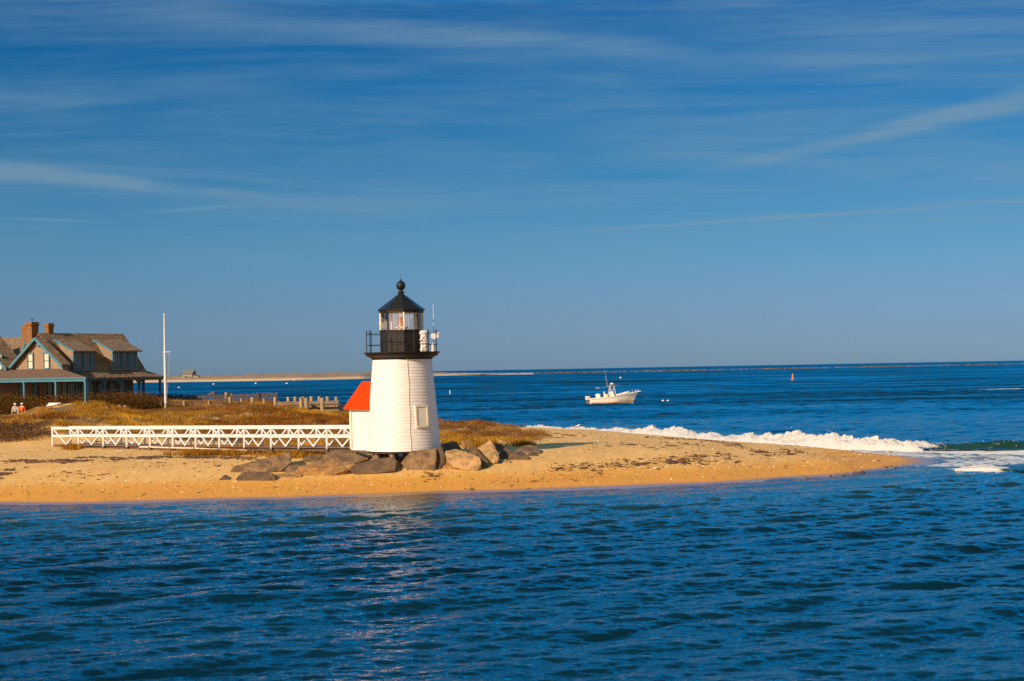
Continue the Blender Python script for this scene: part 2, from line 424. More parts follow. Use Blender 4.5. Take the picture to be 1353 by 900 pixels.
def tps(P, Q):
    r2 = (P[:, None, 0] - Q[None, :, 0]) ** 2 + (P[:, None, 1] - Q[None, :, 1]) ** 2
    return 0.5 * r2 * np.log(r2 + 1e-9)
S = 30.0
cp = ctrl[:, :2] / S
n_ = len(cp)
A = np.zeros((n_ + 3, n_ + 3))
A[:n_, :n_] = tps(cp, cp) + np.eye(n_) * 2e-4
A[:n_, n_] = 1; A[:n_, n_ + 1:] = cp; A[n_:, :n_] = A[:n_, n_:].T
sol = np.linalg.solve(A, np.concatenate([ctrl[:, 2], np.zeros(3)]))
GX0, GX1, GY0, GY1, GS = -118.0, 66.0, 48.0, 212.0, 0.4
gx = np.arange(GX0, GX1, GS); gy = np.arange(GY0, GY1, GS)
XX, YY = np.meshgrid(gx, gy)
PP = np.stack([XX.ravel(), YY.ravel()], 1) / S
ZZ = np.concatenate([tps(c, cp) @ sol[:n_] + sol[n_] + c @ sol[n_ + 1:] for c in np.array_split(PP, 24)]).reshape(XX.shape)

def poly_mask(x, y, poly):
    inside = np.zeros(np.shape(x), bool)
    n = len(poly); j = n - 1
    for i in range(n):
        xi, yi = poly[i]; xj, yj = poly[j]
        c = ((yi > y) != (yj > y)) & (x < (xj - xi) * (y - yi) / (yj - yi + 1e-12) + xi)
        inside ^= c; j = i
    return inside
VEG = [(-118, 103), (-34, 101.5), (-30, 101), (-27.5, 102), (-24, 101), (-20, 97), (-15, 93), (-11, 88.5), (-8.2, 86.5), (-5, 88), (-3.4, 89.5), (-1.5, 91.5), (0.3, 91.5), (1.7, 93.5), (2.0, 99), (0.9, 103), (-0.3, 109), (-2.2, 118), (-5.5, 124), (-8, 134), (-13, 142), (-15.5, 150), (-18, 158), (-30, 165), (-60, 172), (-118, 180)]
vegm = poly_mask(XX + (fbm(XX / 2, YY / 2, 3, 5) - .5) * 2.4, YY + (fbm(XX / 2, YY / 2, 3, 9) - .5) * 3, VEG).astype(float)
land = sstep(ZZ, 0.5, 1.3)
ZZ = ZZ + (fbm(XX / 5, YY / 5, 4, 3) - 0.5) * (0.16 + .8 * vegm) * land + (fbm(XX / 1.6, YY / 1.6, 3, 21) - 0.5) * (0.05 * land + 0.42 * vegm * land) + (fbm(XX / 0.9, YY / 2.2, 2, 33) - .5) * 0.03 * sstep(ZZ, -0.1, 0.4) + (fbm(XX / 3.5, YY / 7, 3, 55) - .5) * .22 * np.exp(-(ZZ / .3) ** 2)
ZZ = ZZ + 0.045 * (fbm(XX / 6, YY / 6, 3, 71) - .5) * (1 - land)

def tz(x, y):
    x = np.asarray(x, float); y = np.asarray(y, float)
    i = np.clip((x - GX0) / GS, 0, len(gx) - 1.001); j = np.clip((y - GY0) / GS, 0, len(gy) - 1.001)
    i0 = i.astype(int); j0 = j.astype(int); fx = i - i0; fy = j - j0
    return (ZZ[j0, i0] * (1 - fx) + ZZ[j0, i0 + 1] * fx) * (1 - fy) + (ZZ[j0 + 1, i0] * (1 - fx) + ZZ[j0 + 1, i0 + 1] * fx) * fy
def gz(x, y): return float(tz(x, y))
def ground(u, v, d0=60.0, d1=200.0):
    """where the sight line through a photo point meets the land"""
    x, y = pix(u, v)
    D = np.arange(d0, d1, 0.05)
    hit = np.nonzero(tz(x * D, D) >= H - y * D)[0]
    k = D[hit[0]] if len(hit) else (H / y)
    return Vector((x * k, k, H - y * k))

def sand_mat():
    m, t, bs = base_mat('beach_sand')
    g = t.new('ShaderNodeNewGeometry'); pos = g.outputs['Position']
    px, py, pz = t.sep(pos)
    n_big = t.noise(pos, 0.35, 4.0)
    n_mid = t.noise(t.vm('MULTIPLY', pos, (1.0, 0.35, 1.0)), 1.3, 5.0, 0.65)
    n_fine = t.noise(t.vm('MULTIPLY', pos, (1, .55, 1)), 6.0, 4.0, 0.75)
    c = t.mix(t.ss(n_mid, 0.3, 0.7), (0.64, 0.37, 0.108), (0.545, 0.30, 0.075))
    c = t.mix(t.ss(n_fine, 0.60, 0.74, 0, 0.7), c, (0.70, 0.50, 0.28))
    c = t.mix(t.ss(n_fine, 0.40, 0.28, 0, 0.7), c, (0.25, 0.135, 0.05))
    zz = t.m('ADD', pz, t.m('MULTIPLY', t.m('SUBTRACT', n_big, 0.5), 0.35))
    c = t.mix(t.ss(zz, 0.78, 0.45), c, (0.57, 0.27, 0.035))           # damp lower beach
    lowm = t.mix(t.ss(n_fine, 0.42, 0.3, 0, 0.6), (0.54, 0.24, 0.026), (0.34, 0.145, 0.018))
    c = t.mix(t.ss(zz, 0.60, 0.30), c, lowm)
    wet = t.ss(pz, 0.12, 0.02)
    c = t.mix(wet, c, (0.22, 0.115, 0.05))
    veg = t.new('ShaderNodeAttribute', attribute_name='veg')
    c = t.mix(t.m('MULTIPLY', veg.outputs['Fac'], t.ss(t.noise(pos, 0.5, 4.0), 0.66, 0.52)), c, (0.17, 0.095, 0.03))
    t.set(bs.inputs['Base Color'], c)
    t.set(bs.inputs['Roughness'], t.ss(pz, 0.14, 0.0, 0.9, 0.25))
    bs.inputs['Specular IOR Level'].default_value = 0.35
    b = t.bump(t.noise(pos, 6.0, 5.0, 0.65), 0.5, 0.05)
    t.set(bs.inputs['Normal'], t.bump(n_mid, 0.5, 0.12, b))
    return m
terrain = np_mesh('ground', np.stack([XX.ravel(), YY.ravel(), ZZ.ravel()], 1), grid_faces(*XX.shape), sand_mat(), True, {'veg': vegm.ravel()})
tag(terrain, 'low sandy spit with dunes', None, kind='structure')

# ---------------------------------------------------------------- open water
def ocean(N, L, lp, hs, theta, spread, seed, lmin):
    """one periodic tile of wind sea: height and sideways displacement"""
    r = np.random.default_rng(seed)
    k1 = 2 * np.pi * np.fft.fftfreq(N, L / N)
    KX, KY = np.meshgrid(k1, k1)
    K = np.hypot(KX, KY); K[0, 0] = 1e-6
    kp = 2 * np.pi / lp
    th = np.arctan2(KY, KX) - theta
    D_ = np.abs(np.cos(th / 2)) ** (2 * spread)
    Sp = K ** -4.0 * np.exp(-1.25 * (kp / K) ** 2) * D_ * np.exp(-(K * lmin / (2 * np.pi)) ** 2)
    Sp[0, 0] = 0
    h = np.sqrt(Sp) * (r.normal(size=(N, N)) + 1j * r.normal(size=(N, N)))
    z = np.real(np.fft.ifft2(h)); sc = hs / 4 / z.std()
    dxx = np.real(np.fft.ifft2(-1j * KX / K * h)) * sc; dyy = np.real(np.fft.ifft2(-1j * KY / K * h)) * sc
    return z * sc, dxx, dyy, L
def sample(tile, x, y):
    out = []
    L = tile[3]; N = tile[0].shape[0]
    i = (x / L % 1) * N; j = (y / L % 1) * N
    i0 = i.astype(int) % N; j0 = j.astype(int) % N; fx = i - np.floor(i); fy = j - np.floor(j)
    i1 = (i0 + 1) % N; j1 = (j0 + 1) % N
    for a in tile[:3]:
        out.append((a[j0, i0] * (1 - fx) + a[j0, i1] * fx) * (1 - fy) + (a[j1, i0] * (1 - fx) + a[j1, i1] * fx) * fy)
    return out
TH = math.radians(-65); TH2 = math.radians(-86)
T1 = ocean(1024, 83.0, 4.6, 0.20, TH, 14, 3, 0.45)
T2 = ocean(512, 19.3, 0.9, 0.055, TH2, 14, 5, 0.075)
dense = np.linspace(-0.37, 0.37, 1000)
side_ = np.linspace(0.3725, 0.66, 110)
xs_ = np.concatenate([[-3.0, -2.0, -1.4, -1.0, -0.8], -side_[::-1], dense, side_, [0.8, 1.0, 1.4, 2.0, 3.0]])
Ds = [-80.0, -20.0, 5.0, 14.0, 19.0]
D = 20.0
while D < 60000:
    Ds.append(D)
    D += 0.055 if D < 50 else (0.055 * (D / 50) ** 2 if D < 240 else D * 0.012)
Ds = np.array(Ds)
WX = xs_[None, :] * np.maximum(Ds, 19.0)[:, None]
WY = np.repeat(Ds[:, None], len(xs_), 1)
dep = -tz(WX, WY)
outside = (WX < GX0) | (WX > GX1 - .5) | (WY < GY0) | (WY > GY1 - .5)
dep = np.where(outside, 4.0, dep)
amp = (0.25 + 0.75 * sstep(dep, 0.0, 1.1)) * (1 - sstep(WY, 250, 500))
near_w = (1 - sstep(np.abs(xs_), 0.56, 0.65))[None, :]
amp = amp * near_w * (WY > 18)
z1, ax, ay = sample(T1, WX, WY)
z2, bx, by = sample(T2, WX, WY)
f2 = (1 - sstep(WY, 60, 150))
patch = 0.65 + 0.7 * fbm(WX / 14, WY / 22, 3, 50)
zw = amp * (z1 * patch + z2 * f2)
lean = amp * (1.1 * z1 * patch + 0.7 * z2 * f2)          # crests pitch forward, steep in front
WX = WX + amp * 0.9 * (ax + bx * f2) + lean * math.cos(TH); WY2 = WY + amp * 0.9 * (ay + by * f2) + lean * math.sin(TH)
wv = np.stack([WX.ravel(), WY2.ravel(), zw.ravel()], 1)

def water_mat():
    m, t, bs = base_mat('sea_water')
    t.t.nodes.remove(bs)
    g = t.new('ShaderNodeNewGeometry'); pos = g.outputs['Position']
    px, py, pz = t.sep(pos)
    dp = t.new('ShaderNodeAttribute', attribute_name='depth').outputs['Fac']
    # ripples: crest lines run obliquely, elongated
    ca, sa = math.cos(TH2), math.sin(TH2)
    along = t.m('ADD', t.m('MULTIPLY', px, ca), t.m('MULTIPLY', py, sa))
    across = t.m('ADD', t.m('MULTIPLY', px, -sa), t.m('MULTIPLY', py, ca))
    v = t.comb(along, t.m('MULTIPLY', across, 0.22), 0.0)
    r1 = t.noise(v, 6.5, 5.0, 0.68, 0.2)
    far_f = t.ss(py, 90.0, 260.0)
    b1 = t.bump(t.m('ADD', r1, t.m('MULTIPLY', t.noise(v, 24.0, 3.0, 0.6), 0.45)), 0.50, 0.045)
    def rnd(vec, sc, det):
        n = t.new('ShaderNodeTexNoise'); t.set(n.inputs['Vector'], vec)
        n.inputs['Scale'].default_value = sc; n.inputs['Detail'].default_value = det; n.inputs['Roughness'].default_value = 0.62
        return t.vm('SUBTRACT', n.outputs['Color'], (0.5, 0.5, 0.5))
    # slopes of the unresolved wind sea further out (steep faces lie towards the point)
    c1 = t.vm('ADD', rnd(v, 1.1, 5.0), t.vm('MULTIPLY', rnd(v, 0.22, 3.0), (0.6, 0.6, 0.6)))
    band = t.noise(t.comb(t.m('MULTIPLY', px, 0.008), t.m('MULTIPLY', py, 0.028), 3.0), 1.3, 4.0, 0.6)
    bias = t.m('MULTIPLY', t.ss(band, 0.32, 0.68), -0.22)
    tilt = t.vm('ADD', t.vm('MULTIPLY', c1, (0.6, 0.75, 0.0)), t.comb(0.0, t.m('SUBTRACT', bias, 0.17), 0.0))
    sc_ = t.comb(far_f, far_f, 0.0)
    nrm = t.vm('NORMALIZE', t.vm('ADD', b1, t.vm('MULTIPLY', tilt, sc_)))
    deep = t.mix(t.ss(t.noise(t.comb(t.m('MULTIPLY', px, .012), t.m('MULTIPLY', py, .05), 0), 1.0, 3.0), 0.35, 0.7), (0.0004, 0.009, 0.020), (0.0005, 0.020, 0.042))
    shal = t.mix(t.ss(dp, 0.5, 2.6), (0.008, 0.034, 0.045), deep)
    df = t.new('ShaderNodeBsdfDiffuse'); t.set(df.inputs[0], shal)
    tr = t.new('ShaderNodeBsdfTransparent'); tr.inputs[0].default_value = (0.55, 0.72, 0.72, 1)
    body = t.shmix(t.ss(dp, 0.02, 0.36), tr.outputs[0], df.outputs[0])
    gl = t.new('ShaderNodeBsdfGlossy'); gl.inputs['Roughness'].default_value = 0.04
    t.set(gl.inputs['Normal'], nrm)
    fr = t.new('ShaderNodeFresnel'); fr.inputs[0].default_value = 1.40
    t.set(fr.inputs['Normal'], nrm)
    s = t.shmix(fr.outputs[0], body, gl.outputs[0])
    # thin broken foam on the wash
    foam = t.new('ShaderNodeAttribute', attribute_name='foam').outputs['Fac']
    fd = t.new('ShaderNodeBsdfDiffuse'); fd.inputs[0].default_value = (0.56, 0.55, 0.54, 1)
    fn = t.noise(t.comb(t.m('MULTIPLY', px, 0.7), py, 0.0), 2.6, 6.0, 0.7)
    lim = t.m('SUBTRACT', 0.82, t.m('MULTIPLY', foam, 0.55))
    s = t.shmix(t.ss(fn, lim, t.m('ADD', lim, 0.12)), s, fd.outputs[0])
    t.t.links.new(s, t.t.nodes['Material Output'].inputs[0])
    return m
# foam attribute: lace along the seaward wash and round the point
Yb = WY; Xb = xs_[None, :] * np.maximum(Ds, 19.0)[:, None]
wash = np.exp(-((dep - 0.10) / 0.16) ** 2) * (Xb > 14) * (Yb > 84)
wash = np.maximum(wash * 0.75, np.where(Xb > 10, .55, .28) * np.exp(-((dep - 0.015) / 0.025) ** 2) * (Yb < 92))
# spent foam sliding in front of the two breakers
def spent(keys, x, y):
    k = np.array([(pix(u, 560)[0] * D_, D_, fl) for u, D_, fl in keys])
    yf = np.interp(x, k[:, 0], k[:, 1]); fl = np.interp(x, k[:, 0], k[:, 2])
    t_ = (yf - y + .9) * .88
    inx = sstep(x, k[0, 0], k[0, 0] + 1.5) * (1 - sstep(x, k[-1, 0] - 1.5, k[-1, 0]))
    return inx * sstep(t_, -.6, -.1) * (1 - sstep(t_, fl * .45, fl + .8) )
wash = np.maximum(wash, 1.0 * spent([(572, 160, 1.3), (632, 153, 1.2), (712, 144, 1.4), (770, 136.5, 1.8), (862, 126, 1.8), (920, 119.5, 2.0), (1000, 111.5, 2.0), (1075, 106, 2.4), (1135, 102.6, 3.4), (1180, 100.8, 4.4), (1235, 99.2, 6.0), (1300, 98, 6.8), (1353, 97.2, 7.2), (1440, 96.2, 7.4), (1500, 95.5, 7.4)], Xb, Yb))
wash = np.maximum(wash, .95 * spent([(1235, 81.6, .4), (1262, 81.2, 1.4), (1280, 80.9, 2.6), (1297, 80.6, 3.4), (1312, 80.3, 3.0), (1334, 80, 1.2), (1370, 79.5, .3)], Xb, Yb))
cx_, cy_ = 99.0, 316.0
caps = 1.0 * np.exp(-((Xb - 101) / 7) ** 2 - ((Yb - 312) / 5) ** 2)
foamA = np.clip(wash + caps, 0, 1) * (~outside | (caps > .05))
water = np_mesh('water', wv, grid_faces(*WY.shape), water_mat(), True, {'depth': dep.ravel(), 'foam': foamA.ravel()})
tag(water, 'dark blue choppy sea water', None, kind='structure')

# ---------------------------------------------------------------- far shore across the harbour mouth
def far_land():
    us = np.linspace(-140, 705, 300)
    kn_u = [-140, 0, 150, 230, 330, 400, 480, 560, 640, 700, 760, 830, 900]
    shore = [511.5, 508.6, 506.3, 505, 503.6, 502.4, 500.6, 497.0, 495.2, 494.6, 493.9, 493.3, 492.4]
    top = [501, 499, 498.0, 496.8, 495.0, 493.4, 492.2, 492.2, 493.6, 493.5, 492.9, 492.6, 492.5]
    sv = np.interp(us, kn_u, shore); tv = np.interp(us, kn_u, top)
    V = []; hs_ = []
    offs = [(-14, -0.6), (0, 0.0), (14, 0.25), (30, 0.45), (50, 0.62), (80, 0.8), (130, 0.92), (200, 1.0), (320, 1.0), (500, .8)]
    for u, s, t_ in zip(us, sv, tv):
        p0 = atz(u, s, 0.0)
        x, y = pix(u, t_)
        D2 = p0.y + 200
        zt = max(0.8, H - y * D2)
        for k, (o, h) in enumerate(offs):
            D = p0.y + o
            wob = 1 + 0.5 * (float(fbm(np.array(u / 9.0), np.array(o / 40.0), 4, 5)) - .5) * (1 if o > 40 else .2)
            V.append((p0.x / p0.y * D, D, h * zt * wob if h > 0 else h))
    m, t, bs = base_mat('far_shore')
    g = t.new('ShaderNodeNewGeometry'); px, py, pz = t.sep(g.outputs['Position'])
    n = t.noise(t.comb(t.m('MULTIPLY', px, .02), t.m('MULTIPLY', py, .01), t.m('MULTIPLY', pz, .6)), 1.5, 6, .7)
    c = t.mix(t.ss(t.m('ADD', pz, t.m('MULTIPLY', n, 2.2)), 2.2, 4.0), (0.52, 0.35, 0.19), (0.24, 0.145, 0.06))
    c = t.mix(t.ss(n, 0.58, 0.66), c, (0.14, 0.10, 0.05))
    t.set(bs.inputs['Base Color'], c); bs.inputs['Roughness'].default_value = 0.95
    o = np_mesh('far_shore', np.array(V), grid_faces(len(us), len(offs)), m, True)
    tag(o, 'low sandy far shore with brown scrub', None, kind='structure')
far_land()

def jetty():
    mb = MB()
    pts = [(590, 496.2), (700, 494.0), (880, 490.6), (1060, 487.0), (1230, 483.6), (1420, 479.6)]
    r = random.Random(4)
    P_ = []
    for u in np.arange(590, 1420, 2.0):
        v = np.interp(u, [p[0] for p in pts], [p[1] for p in pts])
        p = atz(u, v, 0.0); P_.append(p)
    for p in P_:
        s = r.uniform(.7, 1.25)
        bm = bmesh.new()
        w, h = 4.2 * s, (1.4 if p.x < 250 else 1.25) * s
        q = [Vector((r.uniform(-w, w), r.uniform(-3, 3), r.uniform(-.5, h))) for _ in range(9)] + [Vector((-w, 0, -.5)), Vector((w, 0, -.5))]
        for a in q: bm.verts.new(a)
        bmesh.ops.convex_hull(bm, input=bm.verts[:])
        bm.verts.ensure_lookup_table()
        loose = [a for a in bm.verts if not a.link_faces]
        bmesh.ops.delete(bm, geom=loose, context='VERTS')
        bm.verts.index_update()
        mb.add([a.co + p for a in bm.verts], [[a.index for a in f.verts] for f in bm.faces])
        bm.free()
    o = mb.build('stone_jetty', 'rock_grey')
    tag(o, 'long low stone jetty running out just under the horizon', 'jetty')
jetty()

# ---------------------------------------------------------------- breaking surf along the seaward side
def surf_mat():
    m, t, bs = base_mat('surf')
    foam = t.new('ShaderNodeAttribute', attribute_name='foam').outputs['Fac']
    g = t.new('ShaderNodeNewGeometry'); pos = g.outputs['Position']
    n = t.noise(t.vm('MULTIPLY', pos, (1.0, 0.6, 2.0)), 2.4, 6.0, 0.7)
    fac = t.ss(t.m('ADD', foam, t.m('MULTIPLY', t.m('SUBTRACT', n, 0.5), 0.9)), 0.44, 0.56)
    c = t.mix(fac, (0.008, 0.030, 0.020), (0.43, 0.42, 0.41))
    t.set(bs.inputs['Base Color'], c)
    t.set(bs.inputs['Roughness'], t.m('ADD', t.m('MULTIPLY', fac, 0.8), 0.12))
    t.set(bs.inputs['Normal'], t.bump(t.noise(pos, 7.0, 5.0, .7), 0.6, 0.08))
    flat = t.new('ShaderNodeAttribute', attribute_name='flat').outputs['Fac']
    tr = t.new('ShaderNodeBsdfTransparent')
    s = t.shmix(t.m('MULTIPLY', flat, t.m('SUBTRACT', 1.0, fac)), bs.outputs[0], tr.outputs[0])
    t.t.links.new(s, t.t.nodes['Material Output'].inputs[0])
    return m
M['surf'] = surf_mat()
def breaker(name, keys, width_s, width_n, seed, label, spray=1.0):
    """keys: u, distance of the foot, crest height, foaminess, spread of flat foam in front, foam height above the foot"""
    keys = np.array(keys, float)
    P_ = np.array([(pix(k[0], 560)[0] * k[1], k[1]) for k in keys])
    seg = np.concatenate([[0], np.cumsum(np.hypot(*np.diff(P_, axis=0).T))])
    s = np.arange(0, seg[-1], 0.07)
    bx_ = np.interp(s, seg, P_[:, 0]); by_ = np.interp(s, seg, P_[:, 1])
    ker = np.ones(60) / 60
    bx2 = np.convolve(np.pad(bx_, 30, mode='edge'), ker, 'valid')[:len(s)]; by2 = np.convolve(np.pad(by_, 30, mode='edge'), ker, 'valid')[:len(s)]
    tx = np.gradient(bx2); ty = np.gradient(by2); L = np.hypot(tx, ty); tx /= L; ty /= L
    nx, ny = ty, -tx                      # towards the beach and the camera
    sg = np.where(ny > 0, -1, 1); nx, ny = nx * sg, ny * sg
    sm = lambda a, k: np.convolve(np.pad(a, k // 2, mode='edge'), np.ones(k) / k, 'valid')[:len(s)]
    hgt = sm(np.interp(s, seg, keys[:, 2]), 24); fo = sm(np.interp(s, seg, keys[:, 3]), 20); fl = sm(np.interp(s, seg, keys[:, 4]), 24)
    tt = np.concatenate([np.linspace(-width_s, -0.9, 16)[:-1], np.linspace(-0.9, 0.9, 34), np.linspace(0.9, 1.25, 4)[1:]])
    S_, T0 = np.meshgrid(s, tt, indexing='ij')
    T_ = T0 + (0.9 * (fbm(S_ / 2.4, 0 * S_ + 3, 4, seed + 50) - .5) + .35 * (fbm(S_ / .5, T0 / .5, 3, seed + 51) - .5)) * np.interp(T0, [-1.5, -.5, 1.0, 1.25], [0, 1, 1, 0])
    hg = hgt[:, None]; fo_ = fo[:, None]; fl_ = fl[:, None]
    ragged = 0.30 + 1.25 * fbm(S_ / 2.2, 0 * S_ + seed, 5, seed)
    crest = hg * (fo_ * ragged + (1 - fo_) * (0.45 + .9 * fbm(S_ / 3, 0 * S_, 3, seed + 1)))
    back = np.exp(-(T_ / (width_s * .42)) ** 2)
    front = 1 - sstep(T_, -0.15, 0.75)
    prof = np.where(T_ < -0.15, np.exp(-((T_ + .15) / (width_s * .38)) ** 2), front)
    # foam tumbles further forward than the clean face
    ff = np.where(T_ < 0, np.exp(-(T_ / (width_s * .25)) ** 2), np.exp(-(T_ / 0.95) ** 1.5))
    prof = prof * (1 - fo_) + ff * fo_
    Z_ = crest * prof
    lump = (fbm(S_ / 0.45, T_ / 0.4, 5, seed + 7) - 0.45)
    Z_ = Z_ + fo_ * prof * lump * 0.85 * np.minimum(hg, 1) + fo_ * prof * (fbm(S_ / .18, T_ / .18, 2, seed + 9) - .5) * .22 * hg
    flat = (1 - sstep(T_, fl_ * 0.75 + 1.4 * (fbm(S_ / 3, 0 * S_, 3, seed + 4) - .5), fl_ + 1.4 * (fbm(S_ / 3, 0 * S_, 3, seed + 4) - .5) + .01)) * (T_ > 0.5)
    flat = flat * (fl_ > 0.4)
    Z_ = Z_ + 0.04 + 0.05 * flat * fbm(S_ / .5, T_ / .5, 3, 3) - 0.45 * sstep(T0, .8, 1.25) - 0.25 * sstep(-T_, width_s * .75, width_s)
    foam = np.clip(np.maximum(fo_ * sstep(T_, -1.25 * np.minimum(1, hg + .3), -0.35), 0), 0, 1)
    lace = flat * (0.78 - 0.38 * sstep(T_, 1.2, fl_ + .5) - .5 * (fbm(S_ / 1.6, T_ / .8, 4, seed + 30) - .5))
    fringe = sstep(prof, .72, .97) * fo_
    foam = foam * (1 - .34 * sstep(T_, .35, 1.0)) * (1 - .30 * fringe)
    flatA = np.maximum(np.maximum(sstep(T_, .45, .85), sstep(-T_, .55 * width_s, width_s * .8)), fringe * .9)
    Xg = bx2[:, None] + nx[:, None] * T0 + 0.25 * fo_ * prof * (fbm(S_ / .6, T_ / .6, 3, seed + 20) - .5)
    Yg = by2[:, None] + ny[:, None] * T0
    Zg = np.maximum(Z_, -0.3)
    V = np.stack([Xg.ravel(), Yg.ravel(), Zg.ravel()], 1); Fq = grid_faces(*S_.shape)
    # spray: drops thrown up over the broken crest
    r = np.random.default_rng(seed)
    nd = int(len(s) * 3.0 * spray)
    k = r.integers(0, len(s), nd)
    keep = r.random(nd) < fo[k] * np.clip((ragged[k, 0] - .6) * 1.5, 0.05, 1)
    k = k[keep]; nd = len(k)
    jx = r.normal(0, .25, nd); jt = r.normal(-.1, .3, nd)
    jz = crest[k, 0] * np.exp(-(jt / 1.0) ** 2) * (0.8 + r.exponential(0.17, nd)) + .05
    C = np.stack([bx2[k] + nx[k] * jt + tx[k] * jx, by2[k] + ny[k] * jt + ty[k] * jx, jz], 1)
    sz = r.uniform(.012, .05, nd)[:, None, None]
    tet = np.array([(1, 0, -.7), (-.5, .87, -.7), (-.5, -.87, -.7), (0, 0, 1.0), (0, 0, 1.0)])
    tet = np.array([(1, 0, -.6), (-.5, .87, -.6), (-.5, -.87, -.6), (0, 0, 1.0)])
    DV = (C[:, None, :] + tet[None] * sz).reshape(-1, 3)
    base = len(V) + np.arange(nd)[:, None, None] * 4
    tf = np.array([(0, 1, 3, 3), (1, 2, 3, 3), (2, 0, 3, 3)])
    tri = np.array([(0, 1, 3), (1, 2, 3), (2, 0, 3), (0, 2, 1)])
    Vall = np.concatenate([V, DV]); fa = np.concatenate([foam.ravel(), np.ones(len(DV))]); fb = np.concatenate([flatA.ravel(), np.zeros(len(DV))])
    F3 = np.concatenate([Fq[:, [0, 1, 2]], Fq[:, [0, 2, 3]], (base + tri[None]).reshape(-1, 3)])
    o = np_mesh(name, Vall, F3, M['surf'], True, {'foam': fa, 'flat': fb})
    tag(o, label, 'surf', kind='stuff')
breaker('surf', [(572, 160, .55, 1, 1.5), (597, 157.5, .5, 1, 1.5), (608, 156, .35, .45, 1.4), (628, 153.5, .35, .4, 1.2), (632, 153, .4, .9, 1.2), (638, 152.5, .4, .35, 1.2), (690, 147, .4, .35, 1.3), (712, 144, .4, .9, 1.6),
               (770, 136.5, .38, 1, 2.0), (830, 130, .45, 1, 2.0), (862, 126, .7, 1, 2.2), (893, 122.5, .8, 1, 2.2), (920, 119.5, .55, 1, 2.2), (960, 115.5, .65, 1, 2.2), (1000, 111.5, .8, 1, 2.2), (1045, 108, .75, 1, 2.5), (1075, 106, .8, 1, 2.5),
               (1105, 104.2, .85, 1, 2.6), (1135, 102.6, .95, 1, 3.0), (1157, 101.6, 1.15, 1, 3.4), (1180, 100.8, .85, 1, 3.8), (1200, 100.2, .62, 1, 4.3), (1220, 99.6, .5, .85, 5.0), (1240, 99.1, .45, .55, 5.2), (1258, 98.7, .5, .25, 5.5), (1272, 98.4, .55, .1, 5.5), (1300, 98, .62, .05, 5.8), (1306, 97.9, .6, .8, 5.8), (1313, 97.8, .6, .8, 5.8), (1319, 97.7, .6, .1, 5.8), (1353, 97.2, .6, .05, 6), (1440, 96.2, .55, .1, 6.5)],
        3.2, 8.0, 5, 'line of white breaking surf along the seaward side of the sand spit')
breaker('small_breaker', [(1255, 81.5, .02, 1, .5), (1268, 81.2, .10, 1, .8), (1280, 80.9, .30, 1, 1.5), (1297, 80.6, .36, 1, 1.9), (1312, 80.3, .32, 1, 1.5), (1323, 80.1, .22, 1, .8), (1332, 79.9, .24, .2, .3), (1353, 79.5, .30, .05, .3), (1420, 78, .26, .05, .3), (1500, 76.5, .05, 0, .2)],
        2.2, 2.4, 15, 'small white breaker rolling in over the shoal beyond the sand point', 0.3)

